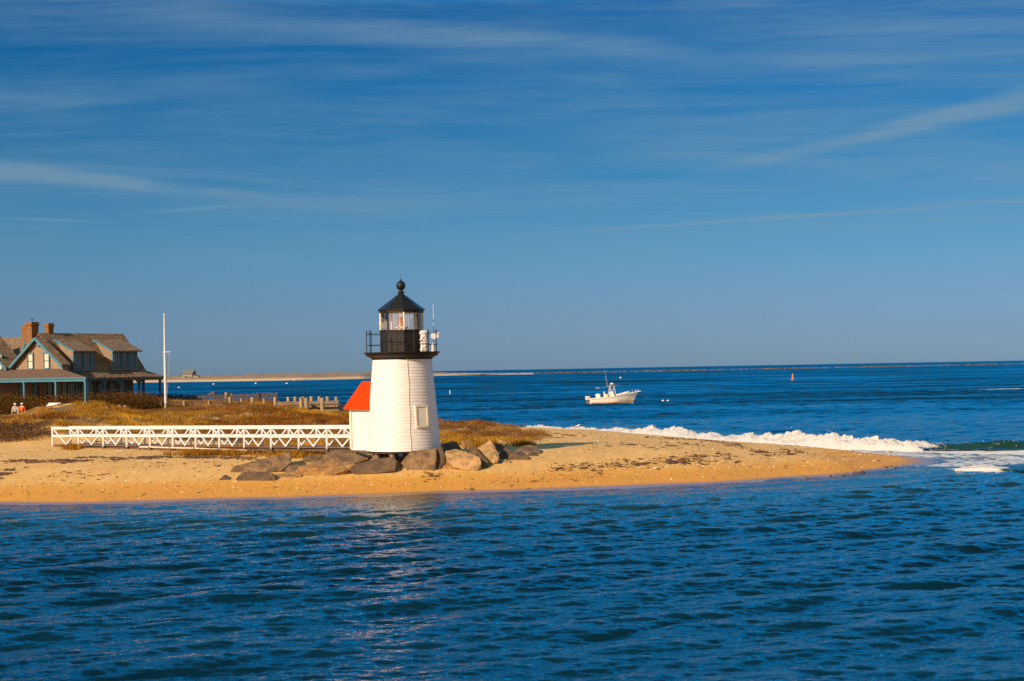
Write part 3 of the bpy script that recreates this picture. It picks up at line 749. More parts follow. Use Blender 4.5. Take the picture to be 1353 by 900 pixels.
# ---------------------------------------------------------------- wrack lines and dune plants
def scatter_blobs(C, sx, sy, sz, ang, r):
    ico = bmesh.new(); bmesh.ops.create_icosphere(ico, subdivisions=1, radius=1.0)
    bv = np.array([v.co[:] for v in ico.verts]); bf = np.array([[v.index for v in f.verts] for f in ico.faces]); ico.free()
    n = len(C)
    W = bv[None] * (1 + r.normal(0, .28, (n, len(bv), 1)))
    W = W * np.stack([sx, sy, sz], 1)[:, None, :]
    ca, sa = np.cos(ang)[:, None], np.sin(ang)[:, None]
    X = W[..., 0] * ca - W[..., 1] * sa; Y = W[..., 0] * sa + W[..., 1] * ca
    V = np.stack([X, Y, W[..., 2]], -1) + C[:, None, :]
    Fc = (bf[None] + (np.arange(n) * len(bv))[:, None, None]).reshape(-1, 3)
    return V.reshape(-1, 3), Fc
def wrack():
    r = np.random.default_rng(8)
    lines = [  # photo points along each strand line, number of clumps, spread, size
        ([(0, 609.5), (60, 609), (110, 609.5), (170, 606), (230, 605), (300, 604.5), (345, 607)], 210, .35, .30),
        ([(110, 604.5), (160, 605), (230, 604.5), (285, 604.8)], 150, .2, .26),
        ([(0, 625), (15, 623)], 14, .5, .3), ([(60, 629), (150, 629)], 16, .4, .2), ([(190, 612), (330, 616)], 26, .6, .18),
        ([(530, 630), (600, 629), (640, 627), (700, 622), (760, 618), (820, 614), (880, 611), (930, 610)], 230, .35, .24),
        ([(800, 617), (840, 612), (880, 608), (930, 605), (965, 602)], 80, .5, .24),
        ([(880, 603), (940, 606), (985, 603), (1030, 601), (1058, 598), (1045, 594)], 70, .5, .24),
        ([(960, 585), (985, 592), (1000, 598), (1020, 600), (1040, 597), (1060, 596)], 55, .6, .24),
        ([(770, 590), (820, 588), (870, 590), (920, 588), (960, 584)], 40, 1.6, .22),
        ([(850, 578), (905, 580), (950, 584), (985, 588)], 60, .5, .22), ([(700, 573), (740, 576), (770, 574)], 26, 1.0, .26),
        ([(1060, 634), (1110, 630), (1150, 623), (1190, 614)], 70, .15, .16), ([(620, 641), (700, 636), (800, 628)], 40, .5, .12),
        ([(0, 650), (150, 648), (300, 645), (450, 641)], 26, 1.2, .10)]
    C = []; S = []
    for pts, n, sp, sz in lines:
        us = [p[0] for p in pts]; vs = [p[1] for p in pts]
        run = np.cumsum(np.concatenate([[0], np.hypot(np.diff(us), np.diff(vs))])); run /= run[-1]
        for _ in range(int(n * 3.4)):
            w = r.random() ** 1.0
            w = np.clip(w + 0.01 * math.sin(w * 37), 0, 1)
            if vnoise(np.array(w * 14.0 + sz * 31), np.array(n * 1.0), 4) < 0.36 and n > 60: continue
            u = np.interp(w, run, us); v = np.interp(w, run, vs)
            p = ground(u, v, 66, 170)
            x = p.x + r.normal(0, .25); y = p.y + r.normal(0, sp * 1.5)
            C.append((x, y, gz(x, y) + .012)); S.append(sz * r.lognormal(-1.55, .6))
    C = np.array(C); S = np.clip(np.array(S), .03, .6); n = len(C)
    V, Fc = scatter_blobs(C, S * r.uniform(.8, 1.7, n), S * r.uniform(.5, .9, n), np.minimum(S * .28, .09), r.normal(0, .5, n), r)
    o = np_mesh('seaweed', V, Fc, M['seaweed'], False)
    tag(o, 'dark dried seaweed in strand lines across the sand', 'seaweed', kind='stuff')
wrack()

def pebbles():
    r = np.random.default_rng(31)
    for name, m, n, label, s0 in (('pebbles', 'shell', 2600, 'pale shells and pebbles strewn over the lower beach', .021), ('dark_pebbles', 'seaweed', 4200, 'small dark stones and weed scraps strewn over the beach', .022)):
        x = r.uniform(-30, 24, n * 3); y = r.uniform(70, 108, n * 3)
        z = tz(x, y)
        band = np.exp(-((z - .62) / .16) ** 2) + .8 * np.exp(-((z - .35) / .10) ** 2) + .35
        ok = (z > .1) & (z < 1.45) & (np.abs(x / y) < .40) & (r.random(n * 3) < band * (.3 + fbm(x / 2.5, y / 1.2, 3, 44))) & ~poly_mask(x, y, VEG)
        x, y, z = x[ok][:n], y[ok][:n], z[ok][:n]; k = len(x)
        sz = s0 * r.lognormal(0, .45, k)
        V, Fc = scatter_blobs(np.stack([x, y, z + .004], 1), sz * r.uniform(.8, 1.8, k), sz, sz * .5, r.uniform(0, 3, k), r)
        tag(np_mesh(name, V, Fc, M[m], False), label, 'pebbles', kind='stuff')
M['shell'] = mat('shell', (0.78, 0.66, 0.48), (0.6, 0.45, 0.28), 3.0, 0.7)
pebbles()
def leafmat(name, rough=0.85, trans=0.25):
    m, t, bs = base_mat(name)
    c = t.new('ShaderNodeVertexColor', layer_name='Col').outputs[0]
    df = t.new('ShaderNodeBsdfDiffuse'); t.set(df.inputs[0], c)
    tl = t.new('ShaderNodeBsdfTranslucent'); t.set(tl.inputs[0], c)
    s = t.new('ShaderNodeMixShader'); s.inputs[0].default_value = trans
    t.t.links.new(df.outputs[0], s.inputs[1]); t.t.links.new(tl.outputs[0], s.inputs[2])
    t.t.links.new(s.outputs[0], t.t.nodes['Material Output'].inputs[0])
    return m
M['leaf'] = leafmat('dry_leaf')
def blades(C, h, w, r, color, per, spreadr=.12, lean=.45):
    n = len(C) * per
    base = np.repeat(C, per, 0) + np.concatenate([r.normal(0, spreadr, (n, 2)), np.full((n, 1), -.03)], 1)
    hh = np.repeat(h, per) * r.uniform(.6, 1.15, n); ww = w * r.uniform(.7, 1.3, n)
    a = r.uniform(0, 2 * np.pi, n); ln = lean * hh * r.uniform(.3, 1.2, n)
    b = r.uniform(0, 2 * np.pi, n)
    dx_ = np.cos(a) * ww / 2; dy_ = np.sin(a) * ww / 2
    z0 = np.zeros(n)
    p0 = base + np.stack([-dx_, -dy_, z0], 1); p1 = base + np.stack([dx_, dy_, z0], 1)
    tip = base + np.stack([np.cos(b) * ln, np.sin(b) * ln, hh], 1)
    V = np.stack([p0, p1, tip], 1).reshape(-1, 3)
    cc = np.repeat(np.repeat(color, per, 0) * r.uniform(.75, 1.25, (n, 1)), 3, 0)
    return V, np.arange(3 * n).reshape(-1, 3), cc
HUMP = [(-36.5, 119), (-31, 126.5)]
def dune_grass():
    r = np.random.default_rng(2)
    n = 95000
    x = r.uniform(-66, 3, n); y = r.uniform(88, 162, n)
    ok = poly_mask(x + (fbm(x / 2, y / 2, 3, 5) - .5) * 2.4, y + (fbm(x / 2, y / 2, 3, 9) - .5) * 3, VEG) & (x / y > -0.40)
    z = tz(x, y)
    ok &= z > 0.9
    # bare sandy tracks and scars
    path = np.minimum(np.abs(y - (124.5 + .3 * (x + 40))) - .0, 99)
    scar = ((np.abs(y - (116.0 - 0.1 * (x + 34))) < 1.5) & (x < -31.5)) | ((x < -35.5) & (y > 121.5) & (y < 131.5))
    scar |= (np.hypot((x + 38) / 3.0, (y - 121) / 2.2) < 1) & (fbm(x, y, 3, 61) > .46)
    scar |= (np.hypot((x + 33.5) / 3.0, (y - 115.5) / 1.6) < 1) & (fbm(x, y, 3, 62) > .5)
    scar |= (np.hypot((x + 27.0) / 4.0, (y - 101.5) / 2.0) < 1) & (fbm(x / 1.5, y / 1.5, 3, 63) > .4)
    dens = 0.55 + 2.2 * (fbm(x / 2.4, y / 2.4, 4, 77) - .45)
    scar |= (x / y < -0.302) & (y < 107.5)
    ok &= ~scar & (r.random(n) < dens)
    x, y, z = x[ok], y[ok], z[ok]; n = len(x)
    gold = np.array((0.44, 0.225, 0.022)); brown = np.array((0.20, 0.074, 0.012)); grey = np.array((0.21, 0.115, 0.048)); tan = np.array((.46, .26, .06)); rust = np.array((.26, .085, .02))
    m1 = fbm(x / 7, y / 7, 4, 12)[:, None]; m2 = fbm(x / 5 + 40, y / 9, 4, 15)[:, None]; m3 = r.random((n, 1))
    c = gold * sstep(m1, .47, .60) + brown * (1 - sstep(m1, .47, .60))
    humpw = np.exp(-((x + 33.5) / 7) ** 2 - ((y - 121) / 5) ** 2)[:, None]
    c = c * (1 - humpw) + gold * humpw
    c = np.where((m2 > .55) & (humpw < .4), .35 * c + .65 * grey, c)
    mm = fbm(x / 1.3, y / 1.8, 3, 90)[:, None]; c = c * (.2 + 1.6 * mm)
    c = np.where(m3 > .90, tan, c); c = np.where((m3 < .05), rust, c)
    h = .12 + .34 * fbm(x / 2.2, y / 2.2, 3, 31) + .10 * humpw[:, 0]
    h *= np.where((x > -6) & (y < 105), .75, 1.0)
    V, Fc, cc = blades(np.stack([x, y, z], 1), h, 0.036, r, c, 12, .16, .7)
    o = np_mesh('dune_grass', V, Fc, M['leaf'], False, None, cc)
    tag(o, 'golden brown beach grass covering the dunes', 'grass', kind='stuff')
    # thin tufts on the sand in front of the footbridge
    pts = []
    for (u, v, su, sv, k) in ((300, 600, 40, 2.5, 150), (255, 601, 30, 2, 60), (390, 602, 30, 4, 130), (420, 606, 12, 3, 40), (97, 593, 12, 1.5, 50), (205, 592, 8, 1, 25), (440, 598, 10, 2, 40), (640, 590, 24, 4, 90), (690, 588, 14, 3, 60)):
        for _ in range(k):
            p = ground(u + r.normal(0, su * .5), v + r.normal(0, sv * .5), 66, 130); pts.append(tuple(p))
    C = np.array(pts)
    V, Fc, cc = blades(C, np.full(len(C), .34), 0.05, r, np.where(r.random((len(C), 1)) > .5, brown, gold * .8), 12, .18)
    o = np_mesh('beach_grass', V, Fc, M['leaf'], False, None, cc)
    tag(o, 'thin tufts of brown grass on the sand around the footbridge and rocks', 'grass', kind='stuff')
dune_grass()
def scrub(name, clumps, colors, label, per_m3, r, leaf=.09):
    """dense bushes grown together: leaf faces through each clump's volume plus bare twigs"""
    Vs = []; Cs = []
    for (x, y, rx, ry, h) in clumps:
        n = int(per_m3 * rx * ry * h)
        u = r.normal(size=(n, 3)); u /= np.linalg.norm(u, axis=1)[:, None]
        rad = r.random(n) ** .42
        lob = 0.78 + 0.5 * fbm((u[:, 0] + 3) * 2.2 + x, (u[:, 1] + u[:, 2] + 3) * 2.2 + y, 3, 9)
        p = u * (rad * lob)[:, None] * np.array((rx, ry, h))
        p[:, 2] = np.abs(p[:, 2])
        px_, py_ = x + p[:, 0], y + p[:, 1]
        pz_ = tz(px_, py_) + p[:, 2]
        Cc = np.stack([px_, py_, pz_], 1)
        a = r.normal(size=(n, 3)); a /= np.linalg.norm(a, axis=1)[:, None]
        b = np.cross(a, r.normal(size=(n, 3))); b /= np.linalg.norm(b, axis=1)[:, None]
        s = leaf * r.uniform(.6, 1.5, n)[:, None]
        V = np.stack([Cc - a * s, Cc + b * s * .8, Cc + a * s], 1).reshape(-1, 3)
        ci = colors[r.integers(0, len(colors), n)] * r.uniform(.7, 1.3, (n, 1))
        Vs.append(V); Cs.append(np.repeat(ci, 3, 0))
    V = np.concatenate(Vs); C = np.concatenate(Cs)
    o = np_mesh(name, V, np.arange(len(V)).reshape(-1, 3), M['leaf'], False, None, C)
    tag(o, label, 'shrubs', kind='stuff')
rs = np.random.default_rng(19)
hedge = []
for u, top, D, w in [(-30, 520, 133, 2.2), (-8, 521, 133, 2.0), (14, 520.5, 133, 2.2), (36, 522, 133, 2.2), (58, 523.5, 133, 2.0), (78, 522.5, 133, 2.2), (98, 520, 134, 2.2), (118, 519, 134, 2.0), (136, 519, 134, 2.2), (154, 517.5, 135, 2.4), (172, 518.5, 135, 2.0), (188, 519.5, 136, 2.0), (203, 521.5, 138, 1.8)]:
    p = at(u, top, D); hedge.append((p.x, p.y, w * 1.15, 1.5, max(.6, p.z - gz(p.x, p.y))))
for u, top, D, w in [(5, 526, 132.4, 2.0), (-20, 527, 132.4, 2.2), (26, 525.5, 132.4, 1.8), (47, 526, 132, 1.8), (66, 527, 131, 1.4)]:
    p = at(u, top, D); hedge.append((p.x, p.y, w, 1.2, max(.6, p.z - gz(p.x, p.y))))
scrub('hedge_scrub', hedge, np.array([(0.075, .036, .012), (.11, .05, .014), (.17, .08, .016), (.05, .04, .015), (.22, .11, .02)]), 'dark brown bushes grown together in front of the shingled house', 800, rs, .055)
sc2 = []
for u, top, D, w in [(-25, 557, 105, 2.0), (-5, 556, 105, 2.0), (12, 557, 105, 1.8), (30, 557, 105.5, 1.8), (46, 559, 105.5, 1.4), (57, 563, 105, 1.0), (20, 566, 103, 1.8), (42, 569, 103, 1.3), (-10, 567, 103, 2.0), (58, 573, 103, .8), (0, 577, 101.5, 1.6), (24, 579, 101.5, 1.5), (44, 580, 101.5, 1.2)]:
    p = at(u, top, D); sc2.append((p.x, p.y, w, 1.2, max(.4, p.z - gz(p.x, p.y))))
scrub('dune_scrub', sc2, np.array([(.15, .09, .05), (.18, .10, .05), (.09, .05, .025), (.24, .105, .02), (.12, .075, .048)]), 'grey brown scrub at the foot of the dune left of the white footbridge', 700, rs, .06)
sc3 = []
for u, top, D, w in [(225, 519.5, 151, 1.6), (240, 520.5, 152, 1.6), (255, 522.5, 153, 1.5), (212, 519, 150, 1.4), (196, 519.5, 148, 1.2)]:
    p = at(u, top, D); sc3.append((p.x, p.y, w * 1.2, 1.2, max(.4, p.z - gz(p.x, p.y))))
scrub('shore_scrub', sc3, np.array([(.05, .028, .014), (.07, .036, .015), (.03, .025, .012)]), 'dark low scrub on the shore behind the white flagpole', 330, rs)
sc4 = []
for u, top, D, w in [(678, 574, 101, 1.6), (700, 577, 99, 1.4), (655, 577, 97, 1.2), (640, 571, 101, 1.2), (690, 583, 95.5, .9)]:
    p = at(u, top, D); sc4.append((p.x, p.y, w, 1.2, max(.25, p.z - gz(p.x, p.y))))
scrub('low_scrub', sc4, np.array([(.12, .06, .02), (.09, .045, .018), (.17, .09, .025), (.2, .09, .02)]), 'low brown scrub on the sand right of the lighthouse', 700, rs, .045)

# ---------------------------------------------------------------- lighthouse with its shed and gallery
TX, TY, TZ = -5.72, 79.0, 1.72
def lighthouse():
    root = thing('lighthouse', (TX, TY, TZ), 'short white lighthouse with black lantern and gallery and a red roofed shed', 'lighthouse')
    # clapboarded tower: every course laps over the one below
    zt, rb, rt = 4.78, 1.93, 1.53
    nc = 30; prof = []
    for k in range(nc):
        z0, z1 = zt * k / nc, zt * (k + 1) / nc
        r0 = rb + (rt - rb) * k / nc; r1 = rb + (rt - rb) * (k + 1) / nc
        prof += [(r0 + 0.016, z0), (r1 + 0.002, z1 - 0.001)]
    wall = MB().lathe(prof, 64).build('wall', 'white_wood', root)
    for p in wall.data.polygons:
        p.use_smooth = True
    wall.data.set_sharp_from_angle(angle=math.radians(30))
    # window, boarded
    aw = math.radians(-90 + 31.5 + 4.1)
    zc = 1.78; rr = rb + (rt - rb) * zc / zt
    slope = math.atan((rb - rt) / zt)
    def wframe(name, mb, m, parent):
        o = mb.build(name, m, parent)
        return o
    Rm = Matrix.Rotation(aw, 4, 'Z') @ Matrix.Translation((rr + .01, 0, zc)) @ Matrix.Rotation(-slope, 4, 'Y')
    def T(mb):
        mb.v = [tuple(Rm @ Vector(p)) for p in mb.v]; return mb
    w, h = .66, 1.06
    pan = T(MB().box((0.0, 0, 0), (.06, w - .1, h - .1))).build('window', 'panel', root)
    fr = MB().box((0.01, -w / 2, 0), (.10, .09, h + .09)).box((0.01, w / 2, 0), (.10, .09, h + .09)).box((0.012, 0, h / 2), (.10, w - .09, .09)).box((0.02, 0, -h / 2), (.14, w - .09, .08))
    T(fr).build('window_frame', 'cream_trim', pan)
    # lightning cable down the front
    ac = math.radians(-90 + 10.5 + 4.1)
    cb = MB(); prev = None
    for k in range(13):
        z = zt * k / 12; r = rb + (rt - rb) * k / 12 + .042
        a_ = ac + (0.012 * math.sin(k * 1.7) if k < 11 else -.02)
        p = (r * math.cos(a_), r * math.sin(a_), z)
        if prev: cb.tube(prev, p, .013, n=6)
        prev = p
    cb.build('cable', 'cream_trim', root, True)
    # piles under the floor
    for k in range(9):
        a_ = math.radians(k * 40 + 12); x, y = 1.55 * math.cos(a_), 1.55 * math.sin(a_)
        zb = gz(TX + x, TY + y) - TZ - .3
        MB().tube((x, y, zb), (x, y, .02), .15, .14, 12).build('foundation_pile', 'timber_grey', root, True)
    MB().lathe([(1.80, -.10), (1.80, .0)], 40).build('floor_ring', 'timber', root)
    # gallery
    MB().lathe([(1.545, 4.70), (1.60, 4.78), (1.72, 4.86), (1.86, 4.90), (1.90, 5.02), (1.97, 5.03), (1.99, 5.06), (1.99, 5.10), (1.0, 5.11)], 48).build('gallery', 'black', root, True)
    n = 13
    for k in range(n):
        a_ = math.radians(-87 - 90 + 360 / n * k)
        x, y = 1.84 * math.cos(a_), 1.84 * math.sin(a_)
        MB().tube((x, y, 5.08), (x, y, 6.17), .024, n=8).lathe([(.0, 0), (.04, .03), (.04, .06), (.0, .09)], 8, (x, y, 6.15)).build('railing_post', 'black', root, True)
    for z in (5.47, 6.05):
        mb = MB()
        for k in range(n * 3):
            a0 = 2 * math.pi * k / (n * 3); a1 = 2 * math.pi * (k + 1) / (n * 3)
            mb.tube((1.84 * math.cos(a0), 1.84 * math.sin(a0), z), (1.84 * math.cos(a1), 1.84 * math.sin(a1), z), .017, n=6)
        mb.build('rail', 'black', root, True)
    # octagonal lantern
    off = math.radians(-90 + 6 + 4.1); RL = 1.135
    oct_ = [(math.cos(off + k * math.pi / 4), math.sin(off + k * math.pi / 4)) for k in range(8)]
    MB().lathe([(RL, 5.10), (RL, 6.17), (RL + .035, 6.18), (RL + .035, 6.24), (RL - .04, 6.25)], 8, a0=off).build('lantern_wall', 'black_wall', root)
    MB().lathe([(RL - .02, 7.14), (RL + .03, 7.15), (RL + .03, 7.28), (RL - .02, 7.285)], 8, a0=off).build('lantern_head_band', 'black', root)
    for k in range(8):
        x, y = oct_[k]; x2, y2 = oct_[(k + 1) % 8]
        MB().bar((x * (RL - .02), y * (RL - .02), 6.24), (x * (RL - .02), y * (RL - .02), 7.15), .07, .07).build('mullion', 'black' if k % 2 else 'cream_trim', root)
        r2 = RL - .045
        a_, b_ = Vector((x * r2, y * r2, 0)), Vector((x2 * r2, y2 * r2, 0))
        dd = (b_ - a_).normalized(); a_ += dd * .045; b_ -= dd * .045
        nn = Vector((-(a_ + b_).x, -(a_ + b_).y, 0)).normalized() * .012
        MB().prism([(a_.x, a_.y, 6.26), (b_.x, b_.y, 6.26), (b_.x, b_.y, 7.13), (a_.x, a_.y, 7.13)], nn).build('glass_pane', 'lantern_glass', root)
    for k in range(8):     # inner bars of each light
        x, y = oct_[k]; x2, y2 = oct_[(k + 1) % 8]
        r2 = RL - .09
        mx, my = (x * .25 + x2 * .75) * r2, (y * .25 + y2 * .75) * r2
        MB().bar((mx, my, 6.25), (mx, my, 7.14), .03, .03).build('inner_bar', 'cream_trim', root)
    MB().lathe([(RL + .03, 7.27), (1.235, 7.26), (1.24, 7.31), (.16, 8.12), (.13, 8.16)], 8, a0=off).build('roof', 'black', root)
    MB().lathe([(.12, 8.1), (.13, 8.18), (.20, 8.2), (.20, 8.24), (.11, 8.27), (.10, 8.34), (.15, 8.37), (.2, 8.42), (.232, 8.5), (.24, 8.58), (.225, 8.66), (.18, 8.74), (.11, 8.80), (.05, 8.83), (.03, 8.9), (.02, 8.92)], 24).build('finial', 'black', root, True)
    MB().tube((0, 0, 8.9), (0, 0, 9.22), .008, .004, 6).build('lightning_rod', 'black', root)
    # light inside
    b = MB().lathe([(.26, 5.9), (.26, 6.34), (.34, 6.36), (.34, 6.42), (.16, 6.43), (.16, 6.5)], 20).build('beacon', 'white_paint', root, True)
    MB().lathe([(.12, 6.5), (.15, 6.54), (.15, 6.80), (.12, 6.88), (.08, 6.94), (.01, 6.95)], 20).build('red_lens', 'lens_red', b, True)
    MB().tube((-.55, .35, 5.2), (-.55, .35, 7.1), .05, n=8).build('vent_pipe', 'white_paint', root, True)
    # shed
    sh = math.radians(142)           # its ridge runs away to the left from the tower
    Rz = Matrix.Rotation(sh, 4, 'Z')
    def R(mb):
        mb.v = [tuple(Rz @ Vector(p)) for p in mb.v]; return mb
    W, L, he, hr = 1.14, 2.65, 2.42, 3.50
    nb = 15; mb = MB()
    for k in range(nb):            # lapped boards on the three walls
        z0, z1 = he * k / nb, he * (k + 1) / nb
        mb.add([(0, -W - .03, z0), (L + .03, -W - .03, z0), (L + .03, W + .03, z0), (0, W + .03, z0), (0, -W, z1 - .001), (L, -W, z1 - .001), (L, W, z1 - .001), (0, W, z1 - .001)],
               [(0, 1, 5, 4), (1, 2, 6, 5), (2, 3, 7, 6), (3, 2, 1, 0), (4, 5, 6, 7)])
    mb.prism([(L - .01, -W + .005, he), (L - .01, W - .005, he), (L - .01, 0, hr - .02)], (-.1, 0, 0))
    R(mb).build('shed_wall', 'white_wood', root)
    tr = MB()
    for y in (W + .025, -W - .025):
        tr.box((L, y, he / 2 - .02), (.14, .10, he - .16))
    for y in (W + .07, -W - .07):
        tr.box((L / 2 + .1, y, he - .19), (L + .2, .13, .14))
    R(tr).build('shed_trim', 'cream_trim', root)
    rf = MB(); ov, th = .30, .09
    sl = (hr - he) / W
    for s in (-1, 1):
        a = (0.6, s * (W + ov), he - ov * sl + .10); b = (L + .26, s * (W + ov), he - ov * sl + .10); c = (L + .26, s * .0, hr + .10); dd = (0.6, 0, hr + .10)
        rf.prism([a, b, c, dd], (0, 0, -th))
    R(rf).build('shed_roof', 'red_roof', root)
    # the shed's own footings
    for x, y in ((2.5, -1.0), (2.5, 1.0), (1.5, -1.05)):
        p = Rz @ Vector((x, y, 0))
        MB().tube((p.x, p.y, gz(TX + p.x, TY + p.y) - TZ - .3), (p.x, p.y, .02), .13, n=10).build('foundation_pile', 'timber_grey', root, True)
    MB().add([tuple(Rz @ Vector(p)) for p in ((-.4, -W - .03, -.09), (L + .04, -W - .03, -.09), (L + .04, W + .03, -.09), (-.4, W + .03, -.09), (-.4, -W - .03, -.004), (L + .04, -W - .03, -.004), (L + .04, W + .03, -.004), (-.4, W + .03, -.004))], BOXF).build('shed_sill', 'timber', root)
    return root
lighthouse()

def gallery_gear():
    x, y = TX + 1.22, TY - 1.0
    f = thing('fog_signal', (x, y, TZ + 5.11), 'white fog signal of two stacked drums on the black gallery', 'fog signal')
    MB().lathe([(.20, 0), (.20, .05), (.235, .06), (.235, .10), (.20, .12), (.19, .40), (.235, .42), (.235, .47)], 24).build('lower_drum', 'white_paint', f, True)
    MB().lathe([(.16, .47), (.16, .55), (.235, .56), (.235, .62), (.2, .64), (.19, .86), (.245, .88), (.245, .98), (.22, 1.04), (.12, 1.08), (.01, 1.09)], 24).build('upper_drum', 'white_paint', f, True)
    MB().box((0, -.19, .27), (.16, .10, .12)).build('horn_mouth', 'cream_trim', f)
    MB().box((.02, -.19, .73), (.18, .10, .14)).build('horn_mouth', 'cream_trim', f)
    x, y = TX + 1.66, TY + .12
    a = thing('whip_antenna', (x, y, TZ + 5.11), 'thin white whip antenna with a white box on the gallery beside the fog signal', 'antenna')
    MB().tube((0, 0, 0), (0, 0, 1.35), .03, .022, 8).build('mast', 'grey_plastic', a, True)
    MB().tube((0, 0, 1.35), (0, 0, 2.45), .017, .012, 8).build('whip', 'white_paint', a, True)
    MB().prism([(-.14, -.16, .94), (.30, -.16, .98), (.26, -.16, .72), (.02, -.16, .62), (-.14, -.16, .70)], (0, .24, 0)).build('equipment_box', 'white_paint', a)
    MB().lathe([(.16, 0), (.16, .04), (.10, .06), (.10, .4), (.02, .46)], 12, (-.06, 0, 0)).build('cable_drum', 'cream_trim', a, True)
gallery_gear()

# ---------------------------------------------------------------- white footbridge
def footbridge():
    r = Vector((-.788, .616, 0)); dn = Vector((.616, .788, 0))
    P0 = Vector((-8.25, 80.04, 0))
    root = thing('footbridge', (P0.x, P0.y, 1.3), 'long white wooden footbridge with diagonal braced railings leading to the lighthouse shed', 'footbridge')
    inv = Vector((P0.x, P0.y, 1.3))
    st = [0, 2.25, 4.4, 6.6, 8.8, 10.9, 12.95, 15.0, 17.1, 19.3, 21.6, 24.1, 26.8]
    Lb = st[-1]
    zt = lambda s: 2.90 + (2.60 - 2.90) * s / Lb
    def pt(s, side, z): return P0 + r * s + dn * side + Vector((0, 0, z)) - inv
    Wb = 1.32
    for side in (0.0, Wb):
        a0, a1 = -.05, Lb + .06
        MB().bar(pt(a0, side, zt(0)), pt(a1, side, zt(Lb)), .11, .16).build('top_rail', 'white_paint', root)
        MB().bar(pt(a0, side, zt(0) - .49), pt(a1, side, zt(Lb) - .49), .06, .13).build('mid_rail', 'white_paint', root)
        sgn = -1 if side == 0 else 1
        for i, s in enumerate(st):
            if i == 0 and side == 0: s = .12
            MB().bar(pt(s, side + sgn * .015, zt(s) - 1.17), pt(s, side + sgn * .015, zt(s) - .06), .105, .105).build('post', 'white_paint', root)
        for i in range(len(st) - 1):
            s0, s1 = st[i], st[i + 1]; mid = (s0 + s1) / 2
            if side: mid += .0
            for e in (s0 + .07, s1 - .07):
                MB().bar(pt(e, side - sgn * .045, zt(e) - .10), pt(mid + (.03 if e < mid else -.03), side - sgn * (.045 if e < mid else .049), zt(mid) - 1.05), .05, .085).build('brace', 'white_paint', root)
    mb = MB()
    k = 0.0
    while k < Lb:
        mb.bar(pt(k, -.06, zt(k) - 1.08), pt(k, Wb + .06, zt(k) - 1.08), .14, .05); k += .155
    mb.build('deck', 'deck_wood', root)
    for side in (.14, Wb - .14):
        MB().bar(pt(0, side, zt(0) - 1.21), pt(Lb, side, zt(Lb) - 1.21), .09, .20).build('joist', 'timber', root)
    for i, s in enumerate(st[1:]):
        for side in (.02, Wb - .02):
            p = pt(s, side, 0) + inv
            MB().tube(pt(s, side, gz(p.x, p.y) - .4), pt(s, side, zt(s) - 1.14), .10, .10, 10).build('pile', 'timber', root, True)
    # pale pipe on stakes beside it
    mb0 = thing('water_pipe', (P0.x - 4, P0.y, 1.4), 'low white pipe on short stakes along the front of the footbridge', 'pipe')
    iv = Vector((P0.x - 4, P0.y, 1.4))
    pp = []
    for u, v in ((235, 592.5), (246, 594), (268, 596), (293, 597.5), (345, 598)):
        L_ = 17.5 - (u - 235) / 110 * 9.5
        q = P0 + r * L_ - dn * .5
        pp.append(Vector((q.x, q.y, gz(q.x, q.y) + .20)) - iv)
    m1 = MB()
    for a, b in zip(pp, pp[1:]): m1.tube(a, b, .04, n=8)
    m1.build('pipe', 'cream_trim', mb0, True)
    for p in pp: MB().tube(p - Vector((0, 0, .6)), p + Vector((0, 0, .03)), .07, n=8).build('stake', 'timber_grey', mb0, True)
footbridge()

# ---------------------------------------------------------------- boulders at the foot of the lighthouse
def rock(name, pts, label, m, thick=1.1, lift=0.0, dback=0.0, shrink=.8, topback=.5):
    """pts: outline as (u, v) with an optional third number, the extra distance of that corner"""
    vb = max(p[1] for p in pts); ub = sum(p[0] for p in pts) / len(pts)
    g = ground(ub, vb - .5, 66, 120)
    D0 = g.y + dback
    vt = min(p[1] for p in pts)
    front = []
    for p in pts:
        k = (vb - p[1]) / max(1e-3, vb - vt)
        dd = p[2] if len(p) > 2 else 0.0
        front.append(at(p[0], p[1], D0 + dd + topback * k))
    c = sum(front, Vector()) / len(front)
    back = []
    for q in front:
        w = c + (q - c) * shrink; w.y = q.y + thick * (0.8 + .4 * random.random()); back.append(w)
    low = [Vector((q.x, q.y + thick * .3, min(q.z, gz(q.x, q.y + thick * .3) - .25))) for q in front if q.z < c.z]
    allp = front + back + low
    bm = bmesh.new()
    for q in allp: bm.verts.new(q - Vector((c.x, D0, gz(c.x, D0))))
    bmesh.ops.convex_hull(bm, input=bm.verts[:])
    loose = [v for v in bm.verts if not v.link_faces]
    bmesh.ops.delete(bm, geom=loose, context='VERTS')
    bmesh.ops.dissolve_limit(bm, angle_limit=.14, verts=bm.verts[:], edges=bm.edges[:])
    bmesh.ops.bevel(bm, geom=bm.edges[:], offset=.014, segments=1, affect='EDGES', profile=.6)
    bmesh.ops.triangulate(bm, faces=bm.faces[:])
    for _ in range(5):
        long_ = [e for e in bm.edges if e.calc_length() > .16]
        if not long_: break
        bmesh.ops.subdivide_edges(bm, edges=long_, cuts=1)
        bmesh.ops.triangulate(bm, faces=[f for f in bm.faces if len(f.verts) > 3])
    bm.normal_update()
    for v in bm.verts:
        q = v.co + c
        n1_ = mnoise.fractal(q * 1.5, 1.0, 2.0, 4) * .024 + mnoise.fractal(q * 7, 1.0, 2.0, 3) * .02
        v.co += v.normal * n1_
    me = bpy.data.meshes.new(name); bm.to_mesh(me); bm.free()
    me.materials.append(M[m])
    o = bpy.data.objects.new(name, me); COL.objects.link(o)
    o.location = (c.x, D0, gz(c.x, D0))
    tag(o, label, 'boulder', 'boulders piled at the foot of the lighthouse')
random.seed(21)
